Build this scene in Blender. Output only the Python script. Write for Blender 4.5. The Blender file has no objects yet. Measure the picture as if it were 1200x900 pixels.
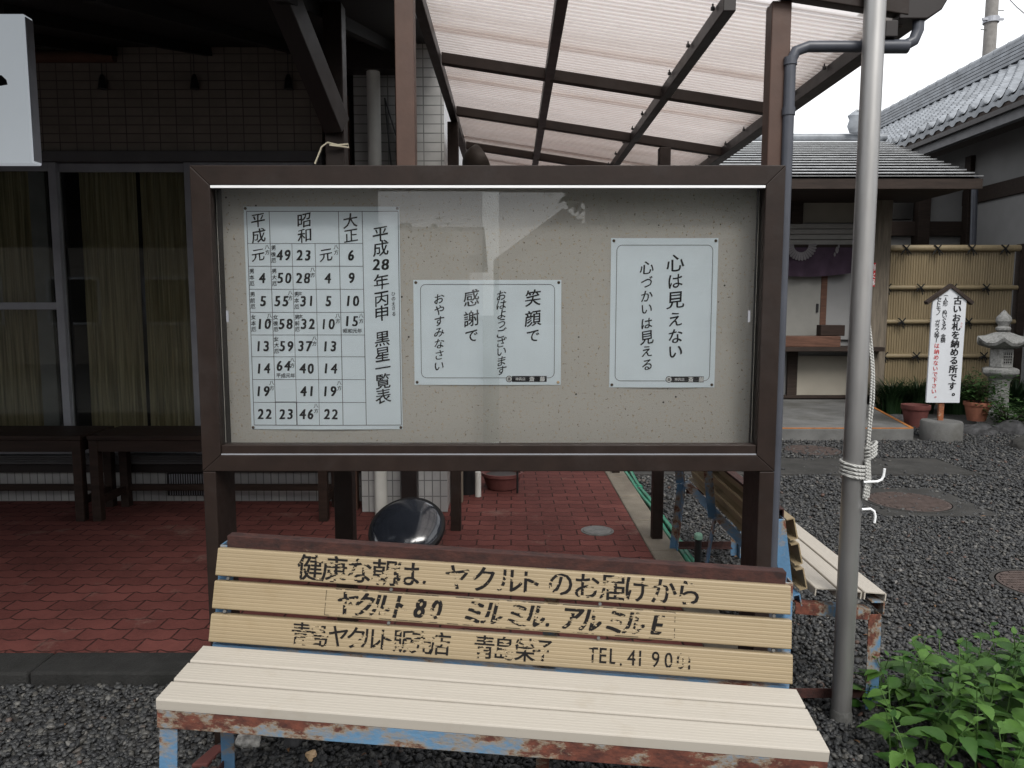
import bpy, bmesh, math, random
import numpy as np
from mathutils import Vector, Matrix
random.seed(7); RNG = np.random.default_rng(7)
R = math.radians
SC = bpy.context.scene
COL = SC.collection
# ------------------------------------------------------------------ camera
H = 1.4; F = 860.0; P = math.atan(88 / 860)
cam = bpy.data.cameras.new('camera'); cam.sensor_width = 36; cam.lens = F / 1200 * 36
cam.clip_start = .05; cam.clip_end = 2000
co = bpy.data.objects.new('camera', cam); COL.objects.link(co)
co.location = (0, 0, H); co.rotation_euler = (math.pi / 2 - P, 0, 0); SC.camera = co
# ------------------------------------------------------------------ world, sun, exposure
SUN_EL, SUN_AZ = 45, 164          # soft light from behind the camera
wd = bpy.data.worlds.new('World'); SC.world = wd; wd.use_nodes = True
nt = wd.node_tree; bg = nt.nodes['Background']
sk = nt.nodes.new('ShaderNodeTexSky'); sk.sky_type = 'NISHITA'; sk.sun_disc = False
sk.sun_elevation = R(SUN_EL); sk.sun_rotation = R(SUN_AZ); sk.dust_density = 5; sk.air_density = 1.3
hs = nt.nodes.new('ShaderNodeHueSaturation'); hs.inputs['Saturation'].default_value = .3
tc = nt.nodes.new('ShaderNodeTexCoord'); nz = nt.nodes.new('ShaderNodeTexNoise')
nz.inputs['Scale'].default_value = 2.2; nz.inputs['Detail'].default_value = 6
rp = nt.nodes.new('ShaderNodeValToRGB')
rp.color_ramp.elements[0].color = (7.4, 7.6, 8.0, 1); rp.color_ramp.elements[1].color = (9.6, 9.7, 9.8, 1)
rp.color_ramp.elements[0].position = .35; rp.color_ramp.elements[1].position = .65
mx = nt.nodes.new('ShaderNodeMix'); mx.data_type = 'RGBA'; mx.inputs[0].default_value = .8
L = nt.links.new
L(tc.outputs['Generated'], nz.inputs['Vector']); L(nz.outputs['Fac'], rp.inputs['Fac'])
L(sk.outputs[0], hs.inputs['Color']); L(hs.outputs[0], mx.inputs[6]); L(rp.outputs[0], mx.inputs[7])
L(mx.outputs[2], bg.inputs['Color']); bg.inputs['Strength'].default_value = .085
sl = bpy.data.lights.new('sun', 'SUN'); sl.energy = 1.35; sl.angle = R(26); sl.color = (1, .97, .92)
so = bpy.data.objects.new('sun', sl); COL.objects.link(so)
az = R(SUN_AZ)
sd = Vector((math.sin(az) * math.cos(R(SUN_EL)), math.cos(az) * math.cos(R(SUN_EL)), math.sin(R(SUN_EL))))
so.rotation_euler = (-sd).to_track_quat('-Z', 'Y').to_euler()
vs = SC.view_settings
SC.display_settings.display_device = 'sRGB'
vs.view_transform = 'Standard'; vs.look = 'None'; vs.exposure = 1.08; vs.gamma = 1; vs.use_curve_mapping = False
SC.render.engine = 'CYCLES'
SC.cycles.use_denoising = True
SC.cycles.max_bounces = 8; SC.cycles.diffuse_bounces = 4; SC.cycles.transparent_max_bounces = 16
SC.cycles.sample_clamp_indirect = 4

# ------------------------------------------------------------------ projection helpers (photo pixel -> metres)
def ray(px, py):
    u = (px - 600) / F; v = (450 - py) / F
    return Vector((u, math.cos(P) + v * math.sin(P), v * math.cos(P) - math.sin(P)))
def at(px, py, D):
    r = ray(px, py); return Vector((0, 0, H)) + r * (D / r.y)
def gr(px, py, z=0.):
    r = ray(px, py); return Vector((0, 0, H)) + r * ((z - H) / r.z)
def atx(px, py, X):
    r = ray(px, py); return Vector((0, 0, H)) + r * (X / r.x)

# ------------------------------------------------------------------ mesh helpers
class MB:
    def __init__(s): s.v = []; s.f = []; s.xf = None
    def add(s, vs, fs):
        n = len(s.v)
        if s.xf is not None: vs = [s.xf @ Vector(q) for q in vs]
        s.v += [tuple(q) for q in vs]; s.f += [tuple(i + n for i in t) for t in fs]
        return s
    def box(s, x0, x1, y0, y1, z0, z1):
        vs = [(x, y, z) for x in (x0, x1) for y in (y0, y1) for z in (z0, z1)]
        return s.add(vs, [(0, 1, 3, 2), (4, 6, 7, 5), (0, 4, 5, 1), (2, 3, 7, 6), (0, 2, 6, 4), (1, 5, 7, 3)])
    def bar(s, a, b, w, h, up=(0, 0, 1)):
        a, b = Vector(a), Vector(b); d = (b - a).normalized(); up = Vector(up)
        if abs(d.dot(up)) > .98: up = Vector((0, 1, 0))
        r = d.cross(up).normalized(); u = r.cross(d)
        vs = [q + r * (i * w / 2) + u * (j * h / 2) for q in (a, b) for i, j in ((-1, -1), (1, -1), (1, 1), (-1, 1))]
        return s.add(vs, [(3, 2, 1, 0), (4, 5, 6, 7)] + [(i, (i + 1) % 4, 4 + (i + 1) % 4, 4 + i) for i in range(4)])
    def tube(s, pts, r, n=10, cap=True):
        pts = [Vector(p) for p in pts]; k = len(pts)
        rs = r if isinstance(r, (list, tuple)) else [r] * k
        rings = []; pr = None
        for i, p in enumerate(pts):
            d = (pts[min(i + 1, k - 1)] - pts[max(i - 1, 0)]).normalized()
            if pr is None:
                a = Vector((0, 0, 1)) if abs(d.z) < .9 else Vector((1, 0, 0)); pr = d.cross(a).normalized()
            pr = (pr - d * pr.dot(d)).normalized(); q = d.cross(pr)
            rings += [p + (pr * math.cos(t) + q * math.sin(t)) * rs[i] for t in [2 * math.pi * j / n for j in range(n)]]
        fs = [(i * n + j, i * n + (j + 1) % n, (i + 1) * n + (j + 1) % n, (i + 1) * n + j) for i in range(k - 1) for j in range(n)]
        if cap: fs += [tuple(range(n))[::-1], tuple(range((k - 1) * n, k * n))]
        return s.add(rings, fs)
    def lathe(s, prof, c=(0, 0, 0), n=24, M=None):
        vs = []; k = len(prof)
        for r, z in prof:
            for j in range(n):
                t = 2 * math.pi * j / n; q = Vector((r * math.cos(t), r * math.sin(t), z))
                vs.append((M @ q if M else q) + Vector(c))
        fs = [(i * n + j, i * n + (j + 1) % n, (i + 1) * n + (j + 1) % n, (i + 1) * n + j) for i in range(k - 1) for j in range(n)]
        if prof[0][0] > 1e-4: fs.append(tuple(range(n))[::-1])
        if prof[-1][0] > 1e-4: fs.append(tuple(range((k - 1) * n, k * n)))
        return s.add(vs, fs)
    def prism(s, poly, a, b):
        """poly: list of 3D points; extruded by the vector b-a"""
        d = Vector(b) - Vector(a); n = len(poly)
        vs = [Vector(p) for p in poly] + [Vector(p) + d for p in poly]
        return s.add(vs, [tuple(range(n))[::-1], tuple(range(n, 2 * n))] + [(i, (i + 1) % n, n + (i + 1) % n, n + i) for i in range(n)])
    def sheet(s, fn, nu, nv):
        vs = [fn(i / nu, j / nv) for i in range(nu + 1) for j in range(nv + 1)]; w = nv + 1
        return s.add(vs, [(i * w + j, (i + 1) * w + j, (i + 1) * w + j + 1, i * w + j + 1) for i in range(nu) for j in range(nv)])
    def build(s, name, m, parent=None, bevel=0, smooth=False, loc=None):
        me = bpy.data.meshes.new(name); me.from_pydata(s.v, [], s.f); me.materials.append(m); me.validate()
        bm = bmesh.new(); bm.from_mesh(me); bmesh.ops.recalc_face_normals(bm, faces=bm.faces); bm.to_mesh(me); bm.free()
        if smooth:
            me.polygons.foreach_set('use_smooth', [True] * len(me.polygons))
            if smooth != 'all': me.set_sharp_from_angle(angle=R(40))
        o = bpy.data.objects.new(name, me); COL.objects.link(o)
        if parent: o.parent = parent
        if loc is not None: o.location = loc
        if bevel:
            b = o.modifiers.new('bevel', 'BEVEL'); b.width = bevel; b.segments = 2; b.limit_method = 'ANGLE'; b.angle_limit = R(40)
        return o
def tag(o, label, cat, group=None):
    o['label'] = label; o['category'] = cat
    if group: o['group'] = group
    return o
def thing(name, label, cat, loc=(0, 0, 0), rot=(0, 0, 0), group=None):
    o = bpy.data.objects.new(name, None); COL.objects.link(o); o.location = loc; o.rotation_euler = rot
    o.empty_display_size = .1
    return tag(o, label, cat, group)
def struct(o): o['kind'] = 'structure'; return o
def stuff(o): o['kind'] = 'stuff'; return o
def copy_tree(o, parent=None):
    c = o.copy(); COL.objects.link(c)
    if parent: c.parent = parent
    for ch in list(o.children): copy_tree(ch, c)
    return c

# ------------------------------------------------------------------ glyphs (built-in font)
GC = {}
fc = bpy.data.curves.new('glyph', 'FONT'); fo = bpy.data.objects.new('glyph', fc); COL.objects.link(fo); fc.resolution_u = 3
def glyph(ch, bold):
    k = (ch, bold)
    if k not in GC:
        fc.body = ch; fc.offset = bold
        dg = bpy.context.evaluated_depsgraph_get(); dg.update()
        me = bpy.data.meshes.new_from_object(fo.evaluated_get(dg))
        v = np.array([q.co[:2] for q in me.vertices]).reshape(-1, 2); f = [tuple(p.vertices) for p in me.polygons]
        bpy.data.meshes.remove(me)
        c = (v.min(0) + v.max(0)) / 2 if len(v) else np.zeros(2)
        GC[k] = (v - c, f)
    return GC[k]
def ink(mb, ch, pos, rt, up, size, bold=0., wx=1., slant=0., rise=0., jit=0., rot=0., brush=0.):
    """one character centred on pos; size is the em in metres"""
    v, f = glyph(ch, 0.)
    if not len(v): return
    v = v.copy()
    if jit:
        # neighbouring outline points move together, so strokes swell and thin like a brush
        ph = RNG.uniform(0, 6, 6)
        v[:, 0] += jit * (np.sin(v[:, 1] * 11 + ph[0]) + np.sin(v[:, 0] * 17 + ph[1])) * .6
        v[:, 1] += jit * (np.sin(v[:, 0] * 9 + ph[2]) + np.sin(v[:, 1] * 19 + ph[3])) * .6
        v += RNG.normal(0, brush, v.shape)
    v[:, 1] += rise * v[:, 0]; v[:, 0] = v[:, 0] * wx + slant * v[:, 1]
    if rot: c, s = math.cos(rot), math.sin(rot); v = v @ np.array([[c, s], [-s, c]])
    pos, rt, up = Vector(pos), Vector(rt), Vector(up)
    nn = rt.cross(up); offs = [(0, 0)]
    if bold: offs += [(-bold, -bold * .45), (bold, -bold * .45), (-bold, bold * .45), (bold, bold * .45)]   # a broad nib: upright strokes come out thicker
    for k, (ox, oy) in enumerate(offs):
        mb.add([pos + nn * (.00007 * k) + rt * ((x + ox) * size) + up * ((y + oy) * size) for x, y in v], f)

# ------------------------------------------------------------------ materials
def new_mat(name):
    m = bpy.data.materials.new(name); m.use_nodes = True
    n = m.node_tree.nodes; return m, n, m.node_tree.links.new, n['Principled BSDF']
def node(n, t, **kw):
    o = n.new(t)
    for k, v in kw.items():
        if k.startswith('i_'):
            o.inputs[k[2:].replace('_', ' ')].default_value = v
        else: setattr(o, k, v)
    return o
def rgba(c, k=1.): return (c[0] * k, c[1] * k, c[2] * k, 1)
def mixc(n, L, fac, a, b):
    m = node(n, 'ShaderNodeMix', data_type='RGBA')
    for sock, val in ((0, fac), (6, a), (7, b)):
        if hasattr(val, 'is_linked'): L(val, m.inputs[sock])
        else: m.inputs[sock].default_value = val
    return m.outputs[2]
def ramp(n, L, src, a, b, ca=(0, 0, 0, 1), cb=(1, 1, 1, 1)):
    r = node(n, 'ShaderNodeValToRGB'); e = r.color_ramp.elements
    e[0].position = a; e[1].position = b; e[0].color = ca; e[1].color = cb
    L(src, r.inputs['Fac']); return r.outputs['Color']
def coords(n, L, scale=(1, 1, 1), kind='Object', swap=None):
    t = node(n, 'ShaderNodeTexCoord').outputs[kind]
    if swap:
        s = node(n, 'ShaderNodeSeparateXYZ'); c = node(n, 'ShaderNodeCombineXYZ'); L(t, s.inputs[0])
        for i, ax in enumerate(swap): L(s.outputs[ax], c.inputs[i])
        t = c.outputs[0]
    m = node(n, 'ShaderNodeMapping'); m.inputs['Scale'].default_value = scale; L(t, m.inputs['Vector'])
    return m.outputs[0]
def bump(n, L, b, h, strength=.3, dist=.01):
    o = node(n, 'ShaderNodeBump'); o.inputs['Strength'].default_value = strength; o.inputs['Distance'].default_value = dist
    L(h, o.inputs['Height']); L(o.outputs[0], b.inputs['Normal']); return o
def noise(n, L, vec, scale, detail=4, rough=.55):
    o = node(n, 'ShaderNodeTexNoise', i_Scale=scale, i_Detail=detail, i_Roughness=rough); L(vec, o.inputs['Vector']); return o.outputs['Fac']
def mat(name, c, rough=.6, metal=0, var=.2, scale=8, bp=0, bscale=60, stretch=(1, 1, 1), dirt=None, spec=.35):
    m, n, L, b = new_mat(name)
    v = coords(n, L, stretch)
    col = mixc(n, L, ramp(n, L, noise(n, L, v, scale), .3, .7), rgba(c, 1 - var), rgba(c, 1 + var))
    if dirt:
        col = mixc(n, L, ramp(n, L, noise(n, L, v, scale * .37, 6, .65), .5, .72), col, rgba(dirt))
    L(col, b.inputs['Base Color']); b.inputs['Metallic'].default_value = metal; b.inputs['Specular IOR Level'].default_value = spec
    r = noise(n, L, v, scale * 2.3)
    rr = node(n, 'ShaderNodeMapRange'); L(r, rr.inputs[0]); rr.inputs['To Min'].default_value = max(.03, rough - .12); rr.inputs['To Max'].default_value = min(1, rough + .12)
    L(rr.outputs[0], b.inputs['Roughness'])
    if bp: bump(n, L, b, noise(n, L, v, bscale, 5), bp)
    return m

def tile_mat(name, c, c2, mortar, w, h, swap, rough=.35, off=0):
    m, n, L, b = new_mat(name)
    v = coords(n, L, (1, 1, 1), 'Object', swap); v.node.inputs['Location'].default_value = (0, -off, 0)
    t = node(n, 'ShaderNodeTexBrick', offset=0, i_Scale=1, i_Mortar_Size=.0035, i_Mortar_Smooth=.15, i_Bias=0, i_Brick_Width=w, i_Row_Height=h)
    t.inputs['Color1'].default_value = rgba(c); t.inputs['Color2'].default_value = rgba(c2); t.inputs['Mortar'].default_value = rgba(mortar)
    L(v, t.inputs['Vector'])
    col = mixc(n, L, noise(n, L, v, 9, 6), t.outputs['Color'], rgba(c, .6))
    L(col, b.inputs['Base Color']); b.inputs['Roughness'].default_value = rough
    bump(n, L, b, t.outputs['Fac'], -.6, .004)
    return m

def paver_mat():
    m, n, L, b = new_mat('red_paving_brick')
    v = coords(n, L)
    s = node(n, 'ShaderNodeSeparateXYZ'); L(v, s.inputs[0])
    # wavy interlocking edges
    w = node(n, 'ShaderNodeMath', operation='PINGPONG'); L(s.outputs[0], w.inputs[0]); w.inputs[1].default_value = .05
    w2 = node(n, 'ShaderNodeMath', operation='SMOOTH_MIN'); L(w.outputs[0], w2.inputs[0]); w2.inputs[1].default_value = .032; w2.inputs[2].default_value = .01
    w3 = node(n, 'ShaderNodeMath', operation='MULTIPLY_ADD'); L(w2.outputs[0], w3.inputs[0]); w3.inputs[1].default_value = .5; L(s.outputs[1], w3.inputs[2])
    wx = node(n, 'ShaderNodeMath', operation='MULTIPLY_ADD'); L(noise(n, L, v, 9), wx.inputs[0]); wx.inputs[1].default_value = .012; L(s.outputs[0], wx.inputs[2])
    c = node(n, 'ShaderNodeCombineXYZ'); L(wx.outputs[0], c.inputs[0]); L(w3.outputs[0], c.inputs[1])
    t = node(n, 'ShaderNodeTexBrick', offset=.5, i_Scale=1, i_Mortar_Size=.005, i_Mortar_Smooth=.3, i_Brick_Width=.2, i_Row_Height=.1)
    t.inputs['Color1'].default_value = (.135, .047, .041, 1); t.inputs['Color2'].default_value = (.09, .0305, .027, 1); t.inputs['Mortar'].default_value = (.008, .006, .006, 1)
    L(c.outputs[0], t.inputs['Vector'])
    col = mixc(n, L, ramp(n, L, noise(n, L, v, 1.7, 6, .7), .45, .75), t.outputs['Color'], (.05, .019, .017, 1))
    col = mixc(n, L, ramp(n, L, noise(n, L, v, 90, 3), .35, .75, (0, 0, 0, 1), (.35, .35, .35, 1)), col, (.15, .05, .04, 1))
    col = mixc(n, L, ramp(n, L, noise(n, L, v, 3.3, 8, .75), .58, .76), col, (.16, .10, .085, 1))
    L(col, b.inputs['Base Color']); b.inputs['Roughness'].default_value = .9; b.inputs['Specular IOR Level'].default_value = .12
    h = node(n, 'ShaderNodeMath', operation='MULTIPLY_ADD'); L(t.outputs['Fac'], h.inputs[0]); h.inputs[1].default_value = -1.6; L(noise(n, L, v, 150, 4), h.inputs[2])
    bump(n, L, b, h.outputs[0], .5, .004)
    return m

def rust_mat(name, paint, amount=.5, rustc=(.075, .024, .018), seed=0.):
    m, n, L, b = new_mat(name)
    t = node(n, 'ShaderNodeTexCoord'); mp = node(n, 'ShaderNodeMapping'); mp.inputs['Location'].default_value = (seed, seed * 2, seed); mp.inputs['Scale'].default_value = (.55, 1, 1)
    L(t.outputs['Object'], mp.inputs[0]); v = mp.outputs[0]
    a = noise(n, L, v, 7, 8, .72)
    f = ramp(n, L, a, 1 - amount - .02 if amount < .9 else .1, 1 - amount + .03 if amount < .9 else .2)
    rc = mixc(n, L, ramp(n, L, noise(n, L, v, 38, 6, .7), .35, .65), rgba(rustc, .55), rgba((rustc[0] * 2.1, rustc[1] * 2.0, rustc[2] * 1.5)))
    pc = mixc(n, L, noise(n, L, v, 26, 5), rgba(paint, .8), rgba(paint, 1.2))
    # rusty halo round each patch
    pc = mixc(n, L, ramp(n, L, a, 1 - amount - .09, 1 - amount), pc, (.24, .19, .13, 1))
    L(mixc(n, L, f, pc, rc), b.inputs['Base Color'])
    L(ramp(n, L, f, 0, 1, (.42, .42, .42, 1), (.85, .85, .85, 1)), b.inputs['Roughness'])
    hh = node(n, 'ShaderNodeMath', operation='MULTIPLY_ADD'); L(f, hh.inputs[0]); hh.inputs[1].default_value = -.6; L(noise(n, L, v, 120, 4), hh.inputs[2])
    bump(n, L, b, hh.outputs[0], .5, .003)
    return m

def slat_mat(name, c):
    """moulded plastic plank: fine lengthwise streaks"""
    m, n, L, b = new_mat(name)
    v = coords(n, L, (.25, 60, 60)); v2 = coords(n, L, (1, 1, 1))
    st = noise(n, L, v, 1.6, 3)
    col = mixc(n, L, ramp(n, L, st, .35, .65), rgba(c, .965), rgba(c, 1.03))
    col = mixc(n, L, ramp(n, L, noise(n, L, v2, 5, 7, .7), .55, .8, (0, 0, 0, 1), (.8, .8, .8, 1)), col, rgba((c[0] * .82, c[1] * .77, c[2] * .68)))
    sp = node(n, 'ShaderNodeTexVoronoi', i_Scale=38); L(v2, sp.inputs['Vector'])
    col = mixc(n, L, ramp(n, L, sp.outputs['Distance'], .03, .06, (.5, .5, .5, 1), (0, 0, 0, 1)), col, rgba(c, .55))
    L(col, b.inputs['Base Color']); b.inputs['Roughness'].default_value = .5; b.inputs['Specular IOR Level'].default_value = .35
    bump(n, L, b, st, .12, .001)
    return m

def worn_ink_mat():
    m, n, L, b = new_mat('worn_black_lettering')
    b.inputs['Base Color'].default_value = (.012, .011, .011, 1); b.inputs['Roughness'].default_value = .7
    v = coords(n, L, (.6, 1.5, 1.5)); v2 = coords(n, L, (.8, 1.1, 1.1))
    a = noise(n, L, v, 88, 2, .5); c = noise(n, L, v2, 24, 2)
    s0 = node(n, 'ShaderNodeMath', operation='ADD'); L(a, s0.inputs[0]); L(c, s0.inputs[1])
    s = node(n, 'ShaderNodeMath', operation='MULTIPLY'); L(s0.outputs[0], s.inputs[0]); s.inputs[1].default_value = .5
    b.inputs['Specular IOR Level'].default_value = .1
    f = ramp(n, L, s.outputs[0], .528, .545)
    tr = node(n, 'ShaderNodeBsdfTransparent'); mxs = node(n, 'ShaderNodeMixShader')
    L(f, mxs.inputs[0]); L(b.outputs[0], mxs.inputs[1]); L(tr.outputs[0], mxs.inputs[2]); L(mxs.outputs[0], n['Material Output'].inputs[0])
    return m

def glass_mat(name, tint=(1, 1, 1), f0=.05, fmax=.9, dirt=.03):
    m, n, L, b = new_mat(name); n.remove(b)
    tr = node(n, 'ShaderNodeBsdfTransparent'); tr.inputs[0].default_value = rgba(tint)
    gl = node(n, 'ShaderNodeBsdfGlossy'); gl.inputs['Roughness'].default_value = .01; gl.inputs[0].default_value = (1, 1, 1, 1)
    lw = node(n, 'ShaderNodeFresnel'); lw.inputs['IOR'].default_value = 1.5
    mr = node(n, 'ShaderNodeMapRange'); L(lw.outputs[0], mr.inputs[0]); mr.inputs['From Min'].default_value = .04; mr.inputs['To Min'].default_value = f0; mr.inputs['To Max'].default_value = fmax
    ms = node(n, 'ShaderNodeMixShader'); L(mr.outputs[0], ms.inputs[0]); L(tr.outputs[0], ms.inputs[1]); L(gl.outputs[0], ms.inputs[2])
    df = node(n, 'ShaderNodeBsdfDiffuse'); df.inputs[0].default_value = (.5, .5, .5, 1)
    v = coords(n, L, (1, 1, 1)); ms2 = node(n, 'ShaderNodeMixShader')
    L(ramp(n, L, noise(n, L, v, 2.5, 7, .7), .35, .8, (dirt * .3,) * 3 + (1,), (dirt * 2,) * 3 + (1,)), ms2.inputs[0]); L(ms.outputs[0], ms2.inputs[1]); L(df.outputs[0], ms2.inputs[2])
    L(ms2.outputs[0], n['Material Output'].inputs[0])
    return m

def poly_mat():
    m, n, L, b = new_mat('smoky_corrugated_plastic'); n.remove(b)
    v = coords(n, L, (1, 1, 1))
    dirt = ramp(n, L, noise(n, L, coords(n, L, (.5, 3, 1)), 1.6, 7, .7), .4, .75, (.93, .87, .82, 1), (.66, .575, .51, 1))
    dirt = mixc(n, L, ramp(n, L, noise(n, L, v, 70, 3), .6, .75, (0, 0, 0, 1), (.4, .4, .4, 1)), dirt, (.6, .5, .43, 1))
    # dark stripes painted over the dirt colour, standing in for corrugation shading
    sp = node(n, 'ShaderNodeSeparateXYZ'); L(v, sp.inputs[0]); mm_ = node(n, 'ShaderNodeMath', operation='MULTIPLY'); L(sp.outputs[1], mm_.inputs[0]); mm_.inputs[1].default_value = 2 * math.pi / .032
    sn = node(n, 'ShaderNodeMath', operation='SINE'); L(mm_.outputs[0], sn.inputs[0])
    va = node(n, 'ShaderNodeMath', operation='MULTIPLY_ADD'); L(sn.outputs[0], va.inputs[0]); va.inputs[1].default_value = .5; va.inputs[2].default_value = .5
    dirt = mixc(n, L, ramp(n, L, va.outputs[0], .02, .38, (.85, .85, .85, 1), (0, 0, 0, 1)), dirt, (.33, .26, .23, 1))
    tl = node(n, 'ShaderNodeBsdfTranslucent'); L(dirt, tl.inputs[0])
    tr = node(n, 'ShaderNodeBsdfTransparent'); tr.inputs[0].default_value = (.97, .925, .91, 1)
    gl = node(n, 'ShaderNodeBsdfGlossy'); gl.inputs['Roughness'].default_value = .15
    m1 = node(n, 'ShaderNodeMixShader'); m1.inputs[0].default_value = .42; L(tl.outputs[0], m1.inputs[1]); L(tr.outputs[0], m1.inputs[2])
    fr = node(n, 'ShaderNodeFresnel'); fr.inputs[0].default_value = 1.15
    m2 = node(n, 'ShaderNodeMixShader'); L(fr.outputs[0], m2.inputs[0]); L(m1.outputs[0], m2.inputs[1]); L(gl.outputs[0], m2.inputs[2])
    L(m2.outputs[0], n['Material Output'].inputs[0])
    return m

def gravel_mat():
    m, n, L, b = new_mat('dark_gravel_bed')
    v = coords(n, L)
    vo = node(n, 'ShaderNodeTexVoronoi', i_Scale=55); L(v, vo.inputs['Vector'])
    g = node(n, 'ShaderNodeSeparateColor'); L(vo.outputs['Color'], g.inputs[0])
    col = ramp(n, L, g.outputs[0], .0, 1., (.016, .0164, .0175, 1), (.07, .07, .069, 1))
    col = mixc(n, L, ramp(n, L, vo.outputs['Distance'], .25, .6), col, (.018, .018, .018, 1))
    col = mixc(n, L, ramp(n, L, noise(n, L, v, .8, 5), .4, .7), col, mixc(n, L, .5, col, (.05, .046, .04, 1)))
    L(col, b.inputs['Base Color']); b.inputs['Roughness'].default_value = .8
    bump(n, L, b, vo.outputs['Distance'], -1., .012)
    return m
def pebble_mat():
    m, n, L, b = new_mat('grey_pebble')
    g = node(n, 'ShaderNodeNewGeometry')
    r = node(n, 'ShaderNodeValToRGB'); e = r.color_ramp.elements
    e[0].color = (0.0170, 0.0179, 0.0204, 1); e[1].color = (0.1853, 0.1793, 0.1683, 1); e[1].position = 1.
    for p, c in ((.3, (0.0306, 0.0323, 0.0348, 1)), (.6, (0.0476, 0.0493, 0.0501, 1)), (.83, (0.0706, 0.0706, 0.0688, 1)), (.955, (0.0901, 0.0867, 0.0782, 1)), (.965, (0.0952, 0.0476, 0.0340, 1)), (.975, (0.1122, 0.1096, 0.1011, 1))):
        q = e.new(p); q.color = c
    L(g.outputs['Random Per Island'], r.inputs['Fac'])
    v = coords(n, L); c = mixc(n, L, noise(n, L, v, 160, 4), r.outputs[0], mixc(n, L, .6, r.outputs[0], (0.0110, 0.0110, 0.0110, 1)))
    L(c, b.inputs['Base Color']); b.inputs['Roughness'].default_value = .55; b.inputs['Specular IOR Level'].default_value = .4
    bump(n, L, b, noise(n, L, v, 300, 3), .3, .002)
    return m
def leaf_mat(name, c, c2, tl=.35):
    m, n, L, b = new_mat(name)
    g = node(n, 'ShaderNodeNewGeometry'); v = coords(n, L)
    col = mixc(n, L, g.outputs['Random Per Island'], rgba(c), rgba(c2))
    col = mixc(n, L, noise(n, L, v, 60, 3), col, mixc(n, L, .5, col, rgba(c, .5)))
    L(col, b.inputs['Base Color']); b.inputs['Roughness'].default_value = .5; b.inputs['Specular IOR Level'].default_value = .3
    t = node(n, 'ShaderNodeBsdfTranslucent'); L(col, t.inputs[0])
    ms = node(n, 'ShaderNodeMixShader'); ms.inputs[0].default_value = tl; L(b.outputs[0], ms.inputs[1]); L(t.outputs[0], ms.inputs[2]); L(ms.outputs[0], n['Material Output'].inputs[0])
    return m
def board_mat():
    m, n, L, b = new_mat('speckled_grey_board')
    v = coords(n, L)
    col = mixc(n, L, noise(n, L, v, 2.2, 5, .6), (.46, .38, .29, 1), (.57, .495, .40, 1))
    col = mixc(n, L, ramp(n, L, noise(n, L, v, 115, 3, .7), .54, .62), col, (.12, .105, .09, 1))
    col = mixc(n, L, ramp(n, L, noise(n, L, v, 95, 3, .7), .40, .33), col, (.52, .49, .45, 1))
    vo = node(n, 'ShaderNodeTexVoronoi', i_Scale=14, i_Randomness=1.); L(v, vo.inputs['Vector'])
    col = mixc(n, L, ramp(n, L, vo.outputs['Distance'], .035, .05, (1, 1, 1, 1), (0, 0, 0, 1)), col, (.05, .045, .04, 1))
    L(col, b.inputs['Base Color']); b.inputs['Roughness'].default_value = .95; b.inputs['Specular IOR Level'].default_value = .1
    bump(n, L, b, noise(n, L, v, 210, 3), .35, .003)
    return m
def rope_mat():
    m, n, L, b = new_mat('twisted_grey_rope')
    w = node(n, 'ShaderNodeTexWave', i_Scale=58, bands_direction='DIAGONAL', i_Distortion=1.); L(coords(n, L), w.inputs['Vector'])
    L(mixc(n, L, w.outputs['Fac'], (.26, .26, .25, 1), (.46, .46, .44, 1)), b.inputs['Base Color']); b.inputs['Roughness'].default_value = .85
    bump(n, L, b, w.outputs['Fac'], .6, .003); return m
def curtain_mat():
    m, n, L, b = new_mat('ochre_curtain_cloth')
    w = noise(n, L, coords(n, L, (40, 1, .6)), 3, 4)
    L(mixc(n, L, ramp(n, L, w, .35, .65), (.29, .255, .165, 1), (.60, .535, .38, 1)), b.inputs['Base Color']); b.inputs['Roughness'].default_value = .9
    b.inputs['Specular IOR Level'].default_value = .1
    bump(n, L, b, noise(n, L, coords(n, L), 400, 2), .2, .001); return m
def bamboo_mat():
    m, n, L, b = new_mat('golden_bamboo')
    v = coords(n, L, (30, 30, 1.2))
    col = mixc(n, L, noise(n, L, v, 1.5, 4), (.17, .13, .073, 1), (.33, .262, .155, 1))
    L(col, b.inputs['Base Color']); b.inputs['Roughness'].default_value = .5; return m
def wood_mat(name, c, rough=.6, st=(3, 30, 30)):
    m, n, L, b = new_mat(name); b.inputs['Specular IOR Level'].default_value = .2
    v = coords(n, L, st)
    col = mixc(n, L, ramp(n, L, noise(n, L, v, 1.2, 6, .65), .3, .7), rgba(c, .55), rgba(c, 1.3))
    L(col, b.inputs['Base Color']); b.inputs['Roughness'].default_value = rough
    bump(n, L, b, noise(n, L, v, 2.5, 5), .4, .003); return m

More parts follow.
